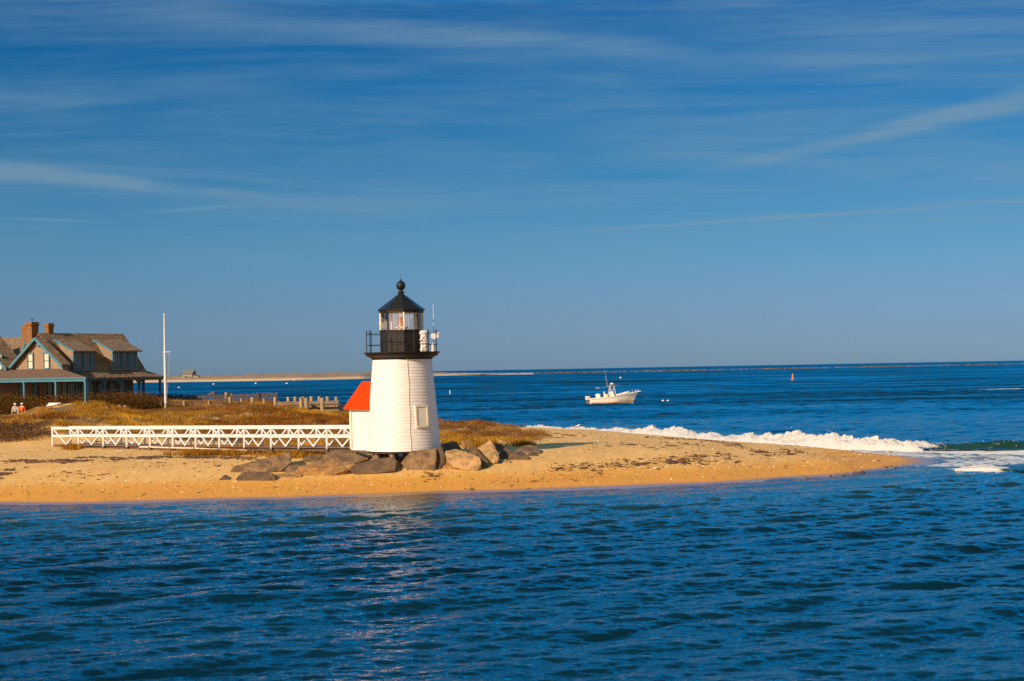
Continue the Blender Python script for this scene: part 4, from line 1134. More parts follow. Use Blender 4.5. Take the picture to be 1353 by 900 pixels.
R_ = [
 ([(304, 622), (309, 616), (325, 613, .3), (383, 598, .9), (386, 604, .8), (384, 612, .4), (372, 622), (330, 625), (310, 625)], 'large flat grey slab tilted up to the right, leftmost of the big rocks', 'rock_grey', 1.6),
 ([(288, 635.5), (296, 627.5), (304, 632), (303, 635.5)], 'small brown stone alone on the sand left of all the other rocks', 'rock_dark', .5),
 ([(312, 632), (319, 624), (357, 624), (363, 627), (364, 634), (357, 636), (313, 635)], 'long low dark block lying in front of the tilted grey slab', 'rock_dark', .8),
 ([(356, 628), (372, 626), (398, 627), (399, 631), (362, 632)], 'thin flat rusty stone half sunk in sand beside the long low block', 'rock_rust', .6),
 ([(375, 622), (380, 616), (393, 614), (400, 618), (397, 625), (376, 626)], 'small grey stone wedged between the tilted slab and the rusty slab', 'rock_grey', .8),
 ([(387, 627), (394, 617, .3), (406, 613, 1.0), (440, 607, 1.5), (457, 617, .7), (460, 621), (434, 629), (420, 629.5), (400, 628)], 'broad flat slab with a rusty orange front edge', 'rock_rust', 1.4),
 ([(397, 611), (402, 604, .4), (418, 601.5, .8), (432, 602, .7), (430, 608), (418, 612)], 'rounded grey stone just in front of the footbridge', 'rock_grey', 1.0),
 ([(424, 607), (431, 598, .6), (446, 596, 1.0), (470, 599, 1.0), (487, 606, .6), (470, 612), (455, 616), (440, 609)], 'wide flat grey rock below the right end of the footbridge', 'rock_grey', 1.6),
 ([(462, 618), (470, 613, .1), (500, 606, .4), (521, 604, .5), (524, 610, .3), (522, 622, .1), (500, 625), (470, 627.5)], 'long dark brown block lying before the foundation piles of the tower', 'rock_dark', 1.2),
 ([(529, 613), (535, 604), (544, 596, .2), (560, 594, .3), (576, 592.5, .4), (577, 604, .1), (575, 621), (556, 622), (536, 621)], 'tall upright brown boulder with a smooth face directly under the tower', 'rock_grey', 1.2),
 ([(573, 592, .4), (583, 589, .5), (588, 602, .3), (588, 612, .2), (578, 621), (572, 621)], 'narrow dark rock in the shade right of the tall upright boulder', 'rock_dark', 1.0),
 ([(579.5, 620.5), (584, 605.5), (589, 606), (600, 615), (597, 620.5)], 'small wedge shaped tan stone between the two biggest boulders', 'rock_rust', .5),
 ([(576, 589, .3), (587, 586, .4), (597, 583.5, .6), (604, 584.5, .6), (610, 594, .3), (602, 600), (585, 598)], 'rounded grey boulder behind, close against the right side of the tower', 'rock_grey', 1.0),
 ([(588, 596, .5), (602, 593.5, .6), (622, 599, .4), (634, 605, .2), (636, 612, .1), (631, 622.5), (615, 620.5), (600, 617), (589, 606)], 'big pale tan boulder with a sunlit face, front right of the tower', 'rock_tan', 1.3),
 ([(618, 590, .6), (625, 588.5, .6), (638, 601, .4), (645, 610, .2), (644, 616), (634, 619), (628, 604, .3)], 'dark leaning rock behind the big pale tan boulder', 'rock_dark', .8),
 ([(624, 595, .4), (634, 590, .6), (648, 581.5, .8), (653, 588, .7), (660, 604, .3), (658, 609), (648, 614.5), (640, 607)], 'pointed tan boulder standing on edge, highest of the rocks right of the tower', 'rock_tan', .9),
 ([(648, 613), (654, 601), (660, 604), (662, 612)], 'small dark stone at the foot of the pointed tan boulder', 'rock_dark', .5),
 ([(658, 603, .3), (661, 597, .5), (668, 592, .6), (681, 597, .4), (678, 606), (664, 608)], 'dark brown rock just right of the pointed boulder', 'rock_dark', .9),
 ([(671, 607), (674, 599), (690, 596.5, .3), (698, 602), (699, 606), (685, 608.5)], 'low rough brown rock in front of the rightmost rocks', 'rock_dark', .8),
 ([(679, 596), (690, 589.5, .5), (700, 588, .6), (711, 590.5, .5), (714.5, 598), (702, 600), (685, 600)], 'rounded grey rock at the right end of the pile', 'rock_grey', 1.0),
 ([(660, 611), (668, 607), (675, 609), (674, 612.5), (662, 613)], 'small flat tan stone on the sand before the dark rocks', 'rock_tan', .4),
 ([(522, 620), (524, 613), (531, 612), (538, 617), (538, 622), (526, 622.5)], 'small tan stone left of the tall upright boulder', 'rock_tan', .6),
 ([(610, 583, .3), (618, 581, .4), (626, 585, .4), (624, 591), (612, 592)], 'small rusty stone in the grass above the big pale boulder', 'rock_rust', .7),
 ([(456, 620), (460, 614), (468, 612), (474, 620), (468, 627), (460, 625)], 'small rusty stone between the orange edged slab and the long dark block', 'rock_rust', .6),
 ([(697, 601), (702, 597), (709, 598), (711, 602.5), (700, 603.5)], 'small dark stone on the sand just below the rightmost grey rock', 'rock_dark', .5),
 ([(646, 590), (655, 586), (664, 588), (668, 594), (655, 597)], 'small dark rock in the weeds behind the pointed tan boulder', 'rock_dark', .7),
]
for pts, lab, m, th in R_:
    rock('boulder', pts, lab, m, th)

# ---------------------------------------------------------------- shingled house on the dune
HK = Vector((-39.3, 140.0, 3.1)); HA = math.radians(52)
def house():
    root = thing('shingled_house', HK, 'large shingled house with brick chimneys, blue trim and a deep porch', 'house', HA)
    zb = -HK.z          # heights below are above the water
    def Z(z): return z + zb
    QE, ZE, QR, ZR = -.12, 5.82, 3.93, 10.0
    sl = (ZR - ZE) / (QR - QE)
    p0, p1 = -2.4, 7.25
    # main walls (behind the porch) with gable end to the right
    wall = MB()
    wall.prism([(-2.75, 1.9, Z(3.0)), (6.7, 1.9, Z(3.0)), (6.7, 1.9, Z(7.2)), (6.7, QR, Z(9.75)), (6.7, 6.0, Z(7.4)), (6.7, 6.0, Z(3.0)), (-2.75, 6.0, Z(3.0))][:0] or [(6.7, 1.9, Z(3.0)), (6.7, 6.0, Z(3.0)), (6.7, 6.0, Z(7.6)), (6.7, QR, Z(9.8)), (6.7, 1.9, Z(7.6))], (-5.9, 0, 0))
    w = wall.build('wall', 'porch_wall_shaded', root)
    # main roof: two slopes with a kick at the eave
    th = .16
    rf = MB()
    prof = [(QE - .35, ZE - .05), (.55, ZE + .5), (QR, ZR), (QR + .1, ZR), (7.9, 5.9)]
    poly = [(p1, q, Z(z)) for q, z in prof] + [(p1, q, Z(z - th)) for q, z in reversed(prof)]
    rf.prism(poly, (p0 - p1, 0, 0))
    rf.build('roof', 'shingle_roof', root)
    # porch roof round the right end
    MB().add([(7.26, QE - .35, Z(ZE - .05)), (8.75, QE - .35, Z(ZE - .08)), (8.75, 5.0, Z(ZE - .08)), (7.26, 5.0, Z(ZE - .05)), (7.26, .6, Z(ZE + .52)), (7.26, 4.2, Z(ZE + .52)), (7.26, QE - .35, Z(ZE - .2)), (8.75, QE - .35, Z(ZE - .22)), (8.75, 5.0, Z(ZE - .22)), (7.26, 5.0, Z(ZE - .2))],
             [(0, 1, 4), (1, 2, 5, 4), (2, 3, 5), (0, 6, 7, 1), (1, 7, 8, 2), (2, 8, 9, 3), (6, 9, 8, 7), (0, 4, 5, 3, 9, 6)]).build('end_porch_roof', 'shingle_roof', root)
    # eave beam, posts and floor
    MB().bar((-.3, QE + .05, Z(ZE - .27)), (8.66, QE + .05, Z(ZE - .27)), .16, .22).bar((8.58, QE + .14, Z(ZE - .27)), (8.58, 4.8, Z(ZE - .27)), .14, .20).build('porch_beam', 'blue_trim_shaded', root)
    MB().box((3.2, 1.0, Z(3.25)), (11.0, 2.2, .18)).build('porch_floor', 'timber_grey', root)
    for p, q in ((.12, .08), (1.95, .08), (3.83, .08), (6.0, .08), (8.5, .08), (8.5, 2.6)):
        mb = MB().box((p, q, Z(4.4)), (.20, .20, 2.35))
        mb.box((p, q, Z(5.50)), (.27, .27, .08))
        if p < 8.4:
            mb.prism([(p - .1, q - .05, Z(5.46)), (p - .42, q - .05, Z(5.46)), (p - .1, q - .05, Z(5.05))], (0, .09, 0)).prism([(p + .1, q - .05, Z(5.46)), (p + .42, q - .05, Z(5.46)), (p + .1, q - .05, Z(5.05))], (0, .09, 0))
        mb.build('porch_post', 'blue_trim' if p < 1 else 'blue_trim_shaded', root)
    def window(p, q, z, wd, hg, axis, fm, gm, parent, panes=2, bars=True):
        """sash window on a wall facing -q (axis 'p') or -p (axis 'q')"""
        def bx(mb, a, zz, sa, sz, out, dep):
            if axis == 'p': mb.box((p + a, q - out, z + zz), (sa, dep, sz))
            else: mb.box((p - out, q + a, z + zz), (dep, sa, sz))
            return mb
        fr = MB(); t_ = .12
        bx(fr, -wd / 2 + t_ / 2, 0, t_, hg, .05, .12); bx(fr, wd / 2 - t_ / 2, 0, t_, hg, .05, .12)
        bx(fr, 0, hg / 2 - t_ / 2, wd - 2 * t_, t_, .052, .12); bx(fr, 0, -hg / 2 + t_ / 2, wd - 2 * t_, t_, .07, .16)
        bx(fr, 0, 0, wd - 2 * t_, .06, .045, .08)
        if bars: bx(fr, 0, hg / 4, .03, hg / 2 - .16, .035, .05); bx(fr, 0, -hg / 4, .03, hg / 2 - .16, .035, .05)
        f = fr.build('window', fm, parent)
        g = MB(); bx(g, 0, 0, wd - .16, hg - .16, .0, .05); g.build('pane', gm, f)
        return f
    for p in (-.3, .75, 1.75, 2.85, 4.3, 5.5):
        window(p, 1.9, Z(4.45), .80, 1.75, 'p', 'blue_trim_shaded', 'shadow_glass', root)
    # dormers: shed roofed, windows looking away from the sun
    def dormer(a, b, n, ext):
        qd, zb_, zt_ = .62, 6.56, 8.30
        zr0 = 9.28
        qtop = QE + (zr0 - ZE) / sl
        d = MB()
        qb = QE + (zb_ - ZE) / sl
        side = [(a, qd, Z(zb_ - .1)), (a, qd, Z(zt_)), (a, qtop, Z(zr0)), (a, qtop + .1, Z(zr0 - .4))]
        d.prism(side, (b - a, 0, 0))
        o = d.build('dormer', 'shingle_wall', root)
        s2 = (zr0 - zt_) / (qtop - qd)
        r_ = MB()
        pr = [(a - .16, qd - .38, Z(zt_ - .38 * s2 + .12)), (a - .16, qtop + .12, Z(zr0 + .16))]
        r_.prism([pr[0], pr[1], (a - .16, qtop + .12, Z(zr0 + .05)), (a - .16, qd - .38, Z(zt_ - .38 * s2 + .0))], (b - a + .32 + ext, 0, 0))
        r_.build('dormer_roof', 'shingle_roof', o)
        MB().bar((a - .19, qd - .38, Z(zt_ - .38 * s2 + .05)), (a - .19, qtop + .1, Z(zr0 + .1)), .05, .17).build('bargeboard', 'blue_trim', o)
        t_ = MB()
        t_.box((a + .05, qd - .04, Z((zb_ + zt_) / 2)), (.16, .1, zt_ - zb_)).box((b - .05, qd - .04, Z((zb_ + zt_) / 2)), (.16, .1, zt_ - zb_))
        t_.box(((a + b) / 2, qd - .06, Z(zb_ - .06)), (b - a + .1, .16, .14))
        t_.build('dormer_trim', 'blue_trim', o)
        wd = (b - a - .26) / n
        for k in range(n):
            window(a + .13 + wd * (k + .5), qd - .02, Z((zb_ + zt_) / 2 + .0), wd - .04, zt_ - zb_ - .12, 'p', 'blue_trim_shaded', 'shadow_glass', o)
    dormer(-1.05, 1.03, 2, .0)
    dormer(3.35, 6.17, 3, .25)
    # gable end facing the sun
    pw = -2.8
    def gable(qc, hw, za, ze, name, wins, pback, sub):
        g = MB().prism([(pw, qc - hw, Z(6.3)), (pw, qc + hw, Z(6.3)), (pw, qc + hw, Z(ze)), (pw, qc, Z(za)), (pw, qc - hw, Z(ze))], (pback - pw, 0, 0)).build(name, 'shingle_wall', root)
        s_ = (za - ze) / hw; ov = .42
        r_ = MB()
        for sg in (-1, 1):
            r_.prism([(pw - .45, qc + sg * (hw + ov), Z(ze - ov * s_ + .2)), (pw - .45, qc, Z(za + .2)), (pw - .45, qc, Z(za + .04)), (pw - .45, qc + sg * (hw + ov), Z(ze - ov * s_ + .04))], (pback - pw + .45, 0, 0))
        r_.build('gable_roof', 'shingle_roof', g)
        for sg in (-1, 1):
            MB().bar((pw - .5, qc + sg * (hw + ov + .05), Z(ze - ov * s_ - .0)), (pw - .5, qc + sg * .04, Z(za + .06)), .07, .26).build('bargeboard', 'blue_trim', g)
            MB().bar((pw - .03, qc + sg * (hw - .08), Z(6.5)), (pw - .03, qc + sg * (hw - .08), Z(ze)), .16, .08).build('corner_board', 'blue_trim', g)
        for q in wins:
            window(pw - .02, q, Z(7.40), .95, 1.55, 'q', 'blue_trim', 'curtain', g, bars=False)
        return g
    g = gable(3.3, 3.6, 9.4, 7.1, 'gable', (2.1, 4.6), -2.3, True)
    MB().box((pw - .1, 3.3, Z(8.9)), (.12, .5, .3)).build('gable_bracket', 'blue_trim', g)
    gable(12.15, 3.72, 9.75, 7.0, 'side_gable', (9.55, 11.8), -1.0, False)
    # left wing behind
    MB().prism([(-1.6, 7.0, Z(7.1)), (2.6, 7.0, Z(9.95)), (6.6, 7.0, Z(7.0)), (6.6, 7.0, Z(6.8)), (-1.6, 7.0, Z(6.9))], (0, 13, 0)).build('wing_roof', 'shingle_roof', root)
    MB().box((4.05, 13.0, Z(4.9)), (6.5, 13.9, 4.2)).build('wing_wall', 'porch_wall_shaded', root)
    sg_ = MB().prism([(-1.35, 6.85, Z(8.1)), (-1.35, 8.05, Z(8.1)), (-1.35, 7.45, Z(9.3))], (1.8, 0, 0)).build('small_gable', 'shingle_wall', root)
    for s_ in (-1, 1):
        MB().bar((-1.42, 7.45 + s_ * .78, Z(7.95)), (-1.42, 7.45 + s_ * .03, Z(9.42)), .06, .26).build('bargeboard', 'blue_trim', sg_)
        MB().prism([(-1.45, 7.45 + s_ * .75, Z(8.08)), (-1.45, 7.45, Z(9.5)), (-1.45, 7.45, Z(9.4)), (-1.45, 7.45 + s_ * .75, Z(7.98))], (2.2, 0, 0)).build('small_gable_roof', 'shingle_dark', sg_)
    # sun porch in front of the gable, hipped at its right end
    A = (-4.6, -6.2); zpe, zpt = 5.80, 6.65
    eave = [(-4.6, -6.2), (-4.6, 17.0), (-2.78, 17.0), (-2.78, .2), (-.15, -.2)]
    top = [(-2.81, .25), (-2.81, 17.0)]
    v = [(a, b, Z(zpe)) for a, b in eave] + [(a, b, Z(zpt)) for a, b in top] + [(a, b, Z(zpe - .14)) for a, b in eave]
    MB().add(v, [(0, 1, 6, 5), (0, 5, 4), (4, 5, 3), (5, 6, 2, 3), (1, 2, 6), (7, 8, 1, 0), (8, 9, 2, 1), (9, 10, 3, 2), (10, 11, 4, 3), (11, 7, 0, 4), (11, 10, 9, 8, 7)]).build('porch_roof', 'shingle_dark', root)
    MB().bar((-4.5, -6.0, Z(zpe - .24)), (-4.5, 17.0, Z(zpe - .24)), .16, .20).build('porch_beam', 'blue_trim', root)
    MB().bar((-4.64, -6.2, Z(zpe - .05)), (-4.64, 17.0, Z(zpe - .05)), .06, .13).build('gutter', 'blue_trim', root)
    for q in (-5.9, -1.6, 3.2, 7.8, 12.4, 16.6):
        mb = MB().box((-4.5, q, Z(4.3)), (.2, .2, 2.7)).box((-4.5, q, Z(5.42)), (.27, .27, .08))
        mb.prism([(-4.46, q + .1, Z(5.46)), (-4.46, q + .45, Z(5.46)), (-4.46, q + .1, Z(5.0))], (.09, 0, 0))
        mb.build('porch_post', 'blue_trim', root)
    for q in (2.9, 4.6, 6.9, 9.2, 11.5):
        window(.78, q, Z(4.6), .95, 1.7, 'q', 'blue_trim_shaded', 'shadow_glass', root)
    MB().box((-1.9, 6.0, Z(3.3)), (5.4, 22, .18)).build('porch_floor', 'timber_grey', root)
    # chimneys
    def chimney(p, q, z0, z1, s1, s2):
        c = MB().box((p, q, Z((z0 + z1 - .35) / 2)), (s1, s2, z1 - .35 - z0)).build('chimney', 'brick', root)
        MB().box((p, q, Z(z1 - .29)), (s1 + .16, s2 + .16, .12)).box((p, q, Z(z1 - .13)), (s1 + .06, s2 + .06, .20)).build('chimney_cap', 'brick', c)
        return c
    c = chimney(-1.85, 5.75, 8.2, 11.1, .75, .95)
    MB().tube((-1.85, 5.7, Z(11.05)), (-1.85, 5.7, Z(11.45)), .02, n=6).bar((-1.85, 5.55, Z(11.35)), (-1.85, 5.95, Z(11.35)), .02, .06).build('chimney_vane', 'black', c)
    chimney(-.9, 8.05, 8.6, 10.85, .6, .6)
    chimney(-1.1, 4.15, 8.8, 10.95, .55, .6)
house()

# ---------------------------------------------------------------- flagpole
p = at(219, 531, 132); zt_ = at(216, 417, 132).z
fp = thing('flagpole', (p.x, 132, gz(p.x, 132)), 'tall bare white flagpole with a short cross arm standing beside the picket fence', 'flagpole')
hz = zt_ - fp.location.z
MB().tube((0, 0, -.3), (0, 0, .95), .13, .125, 12).build('pole_foot', 'timber_pale', fp, True)
MB().tube((0, 0, .9), (0, 0, hz * .62), .125, .10, 12).tube((0, 0, hz * .62), (0, 0, hz), .10, .055, 12).build('pole', 'white_paint', fp, True)
MB().lathe([(.0, 0), (.07, .02), (.09, .09), (.06, .16), (0, .18)], 12, (0, 0, hz)).build('finial', 'cream_trim', fp, True)
MB().bar((-.18, 0, hz * .63), (.45, 0, hz * .63), .07, .07).build('cross_arm', 'white_paint', fp)
MB().tube((.40, 0, hz * .63), (.12, 0, 1.2), .008, n=5).tube((-.16, 0, hz * .63), (-.1, 0, 1.2), .008, n=5).build('halyard', 'rope', fp)

# ---------------------------------------------------------------- fences and the timber bulkhead
def picket_fence(name, pts, tops, label, posts, m_post, step=.14, pw=.06, rails=True):
    P_ = [at(u, v, D) for (u, v, D) in pts]
    root = thing(name, (P_[0].x, P_[0].y, gz(P_[0].x, P_[0].y)), label, 'fence')
    o = Vector(root.location); r = random.Random(5)
    mb = MB()
    seg = [0]
    for a, b in zip(P_, P_[1:]): seg.append(seg[-1] + (b - a).length)
    def on(s):
        k = 0
        while k < len(P_) - 2 and s > seg[k + 1]: k += 1
        t = (s - seg[k]) / (seg[k + 1] - seg[k])
        return P_[k].lerp(P_[k + 1], t)
    s = 0
    while s < seg[-1]:
        q = on(s); h = q.z + r.uniform(-.06, .05)
        zg = gz(q.x, q.y)
        h = max(h, zg + .5)
        x = q.x - o.x; y = q.y - o.y
        tilt = r.uniform(-.03, .03)
        mb.bar((x, y, zg - o.z - .1), (x + tilt, y, h - o.z), pw, .025, (0, 1, 0))
        s += step * r.uniform(.85, 1.2)
    mb.build('picket_panel', 'fence_wood', root)
    if rails:
        rl = MB()
        for a, b in zip(P_, P_[1:]):
            for dz_ in (.15, .48):
                rl.bar(a - o + Vector((0, .04, -dz_)), b - o + Vector((0, .04, -dz_)), .04, .07)
        rl.build('rail', 'fence_wood', root)
    for (u, v, D, w, hh) in posts:
        q = at(u, v, D); zg = gz(q.x, q.y)
        MB().box((q.x - o.x, q.y - o.y - .06, (zg - .2 + q.z) / 2 - o.z), (w, w, q.z - zg + .2)).build('fence_post', m_post, root)
picket_fence('picket_fence', [(146, 529, 137), (182, 529, 137), (214, 529.3, 137.5), (243, 529, 138), (300, 529.5, 139)], None, 'low weathered picket fence with pale posts on the dune around the flagpole',
             [(168, 530, 136.9, .16, 0), (182.5, 530, 136.9, .18, 0), (213.5, 529.8, 137.3, .18, 0), (243, 529.5, 137.9, .16, 0), (276, 529.5, 138.5, .14, 0)], 'timber_pale')
picket_fence('snow_fence', [(222, 523.5, 150), (250, 522.5, 150), (290, 521.5, 150), (325, 520.5, 150), (345, 519, 150), (366, 518.8, 150)], None, 'brown slatted sand fence along the crest behind the picket fence',
             [(300, 519.5, 149.8, .1, 0), (340, 518, 149.8, .1, 0), (366, 518, 149.8, .1, 0)], 'timber', step=.17, pw=.07)

def bulkhead():
    a = at(303, 529, 142); b = at(447, 528, 139)
    root = thing('timber_bulkhead', (a.x, a.y, 2.0), 'weathered timber bulkhead with round pale piles and plank panels left of the lighthouse shed', 'bulkhead')
    o = Vector((a.x, a.y, 2.0))
    for u, t_, D, r in ((304, 524.5, 141, .17), (319, 527, 141, .12), (333.5, 525, 141, .17), (349, 527, 141, .11), (363.5, 524.5, 140.5, .16), (398, 525.5, 138, .20), (405, 526, 137.5, .20), (425.8, 526, 137, .20)):
        q = at(u, t_, D); zg = gz(q.x, q.y)
        MB().tube((q.x - o.x, q.y - o.y, min(zg, 1.2) - o.z - .3), (q.x - o.x, q.y - o.y, q.z - o.z), r, r * .95, 12).build('pile', 'timber_pale', root, True)
    for u, t_ in ((381, 524.5), (390, 524.3), (401, 524), (411.5, 523.8), (422, 523.8), (433, 524), (444.5, 524.3)):
        q = at(u, t_, 143.5)
        MB().tube((q.x - o.x, q.y - o.y, -2.2), (q.x - o.x, q.y - o.y, q.z - o.z), .18, .17, 12).build('pile', 'timber_pale', root, True)
    for (u0, v0, u1, v1, D, h) in ((366, 533.5, 447.5, 531.5, 139.2, .30), (383, 537.5, 447, 536, 139.3, .22), (415, 542.8, 447.8, 542.4, 139.0, .24)):
        MB().bar(at(u0, v0, D) - o, at(u1, v1, D) - o, .28, h).build('wale', 'timber_grey', root)
    for (u0, u1) in ((384, 396), (407, 424), (428, 446)):
        q0 = at(u0, 534, 139.7) - o; q1 = at(u1, 534, 139.7) - o
        MB().prism([(q0.x, q0.y, q0.z), (q1.x, q1.y, q1.z), (q1.x, q1.y, -1.6), (q0.x, q0.y, -1.6)], (0, .1, 0)).build('plank_panel', 'timber_pale', root)
    q0 = at(366, 535, 140.3) - o; q1 = at(447, 533, 140.3) - o
    MB().prism([(q0.x, q0.y, q0.z), (q1.x, q1.y, q1.z), (q1.x, q1.y, -2.4), (q0.x, q0.y, -2.4)], (0, .2, 0)).build('back_wall', 'timber', root)
    MB().prism([(q1.x - .2, q1.y, q1.z - .1), (q1.x - .2, q1.y + 4, q1.z - .1), (q1.x - .2, q1.y + 4, -2.4), (q1.x - .2, q1.y, -2.4)], (.2, 0, 0)).build('end_wall', 'timber_grey', root)
bulkhead()
for u, lab in ((299.5, 'squat tan timber pile top showing above the sand fence'), (305.5, 'thin tan timber stake beside the squat pile behind the sand fence')):
    q = at(u, 518.5 if u < 302 else 520, 158)
    o = MB().tube((0, 0, -1.5), (0, 0, q.z - 2.2), .22 if u < 302 else .1, n=10).build('mooring_pile', 'timber_pale', None, True)
    o.location = (q.x, 158, 2.2); tag(o, lab, 'pile')

# ---------------------------------------------------------------- people on the dune path
def person(u, v_head, D, face, label, top, hat, legs, hair=None, stride=.12, sit=0.0, s=1.0):
    q = at(u, v_head, D)
    zg = q.z - 1.70 * s
    sk = []
    J = {'pelvis': (0, 0, .93), 'belly': (0, 0, 1.10), 'chest': (0, .01, 1.30), 'neck': (0, .0, 1.46), 'headb': (0, .01, 1.54), 'headm': (0, .02, 1.62), 'headt': (0, .01, 1.69),
         'hl': (-.10, 0, .90), 'kl': (-.11, stride * .6, .50), 'al': (-.11, stride, .09), 'tl': (-.11, stride + .15, .04),
         'hr': (.10, 0, .90), 'kr': (.11, -stride * .2, .50), 'ar': (.11, -stride, .09), 'tr': (.11, -stride + .15, .04),
         'sl': (-.19, 0, 1.40), 'el': (-.25, -.05, 1.13), 'wl': (-.26, .08, .90), 'fl': (-.25, .13, .80),
         'sr': (.19, 0, 1.40), 'er': (.25, -.04, 1.13), 'wr': (.26, .10, .90), 'fr': (.25, .15, .80)}
    Rr = {'pelvis': .135, 'belly': .125, 'chest': .145, 'neck': .055, 'headb': .07, 'headm': .10, 'headt': .06, 'hl': .095, 'kl': .062, 'al': .042, 'tl': .035, 'hr': .095, 'kr': .062, 'ar': .042, 'tr': .035,
          'sl': .06, 'el': .046, 'wl': .033, 'fl': .035, 'sr': .06, 'er': .046, 'wr': .033, 'fr': .035}
    E = [('pelvis', 'belly'), ('belly', 'chest'), ('chest', 'neck'), ('neck', 'headb'), ('headb', 'headm'), ('headm', 'headt'), ('pelvis', 'hl'), ('hl', 'kl'), ('kl', 'al'), ('al', 'tl'), ('pelvis', 'hr'), ('hr', 'kr'), ('kr', 'ar'), ('ar', 'tr'),
         ('chest', 'sl'), ('sl', 'el'), ('el', 'wl'), ('wl', 'fl'), ('chest', 'sr'), ('sr', 'er'), ('er', 'wr'), ('wr', 'fr')]
    def skin(name, keys, edges, m, parent, grow=1.0, rootk=None, cut=None):
        me = bpy.data.meshes.new(name)
        idx = {k: i for i, k in enumerate(keys)}
        me.from_pydata([tuple(c * s for c in J[k]) for k in keys], [(idx[a], idx[b]) for a, b in edges], [])
        o = bpy.data.objects.new(name, me); COL.objects.link(o)
        md = o.modifiers.new('skin', 'SKIN'); o.modifiers.new('sub', 'SUBSURF').levels = 1
        o.modifiers['sub'].render_levels = 1
        for i, k in enumerate(keys):
            sv = me.skin_vertices[0].data[i]
            sv.radius = (Rr[k] * grow * s, Rr[k] * grow * s); sv.use_root = (k == rootk)
        me.materials.append(M[m])
        if parent: o.parent = parent
        return o
    body = skin('person', list(J), E, 'skin', None, rootk='pelvis')
    body.location = (q.x, D, zg); body.rotation_euler = (0, 0, face)
    jk = ['pelvis', 'belly', 'chest', 'sl', 'el', 'wl', 'sr', 'er', 'wr']
    skin('jacket', jk, [e for e in E if e[0] in jk and e[1] in jk], top, body, 1.22, 'chest')
    lk = ['pelvis', 'hl', 'kl', 'al', 'hr', 'kr', 'ar']
    skin('trousers', lk, [e for e in E if e[0] in lk and e[1] in lk], legs, body, 1.16, 'pelvis')
    MB().lathe([(.125 * s, 0), (.122 * s, .05 * s), (.085 * s, .10 * s), (.02 * s, .12 * s)], 14, (0, .01 * s, 1.62 * s)).build('hat' if hat != 'skin' else 'hair', hat, body, True)
    f = MB()
    f.box((0, .125 * s, 1.60 * s), (.03 * s, .04 * s, .05 * s)).build('nose', 'skin', body)
    tag(body, label, 'person')
    return body
person(20, 533.2, 129.5, math.radians(200), 'person in a pale grey jacket and white hat walking on the dune path', 'cloth_grey', 'cloth_white', 'cloth_dark')
person(29, 532.8, 131, math.radians(170), 'person in an orange top and white cap beside the one in grey', 'cloth_orange', 'cloth_white', 'cloth_dark', stride=.18)
person(158, 536.0, 129.0, math.radians(120), 'person in a dark green jacket and pale hat below the picket fence', 'cloth_green', 'cloth_white', 'cloth_dark')
person(165, 536.2, 129.5, math.radians(250), 'person in a white top and red trousers beside the one in dark green', 'cloth_white', 'cream_trim', 'cloth_orange')
q = at(24, 538, 125.5)
o = MB().box((0, 0, .35), (.14, .14, 1.3)).box((0, 0, 1.02), (.18, .18, .05)).build('marker_post', 'timber_pale'); o.location = (q.x, 125.5, q.z - 1.0); tag(o, 'pale wooden post on the dune path between the grey and orange walkers', 'post')

# upturned white dinghy on the hump
def dinghy():
    q = at(72, 531.5, 125.5)
    root = thing('dinghy', (q.x, 125.5, gz(q.x, 125.5) - .0), 'white upturned dinghy lying on the sandy hump before the dark bushes', 'dinghy', math.radians(-20))
    root.scale = (.62, .62, .62)
    mb = MB(); n = 9; ring = []
    for i in range(n):
        t = i / (n - 1); w = .55 * math.sin(math.pi * (.12 + .80 * t) ** .8) + .04; h = .15 + .60 * math.sin(math.pi * min(1, .2 + .75 * t))
        x = -1.1 + 2.2 * t
        ring.append([(x, -w, 0.05), (x, -w * .85, h * .6), (x, -w * .35, h * .95), (x, 0, h * 1.02), (x, w * .35, h * .95), (x, w * .85, h * .6), (x, w, 0.05)])
    v = [p for r in ring for p in r]
    f = [(i * 7 + j, i * 7 + j + 1, (i + 1) * 7 + j + 1, (i + 1) * 7 + j) for i in range(n - 1) for j in range(6)] + [tuple(range(7)), tuple((n - 1) * 7 + k for k in range(7))]
    mb.add(v, f).build('hull', 'hull_white', root, True)
    MB().bar((-1.0, 0, .70), (1.0, 0, .70), .05, .09).build('keel', 'cream_trim', root)
    MB().bar((-1.1, -.45, .08), (-.2, -.62, .08), .05, .06).bar((-.2, -.62, .08), (1.05, -.3, .08), .05, .06).build('gunwale', 'blue_trim', root)
dinghy()

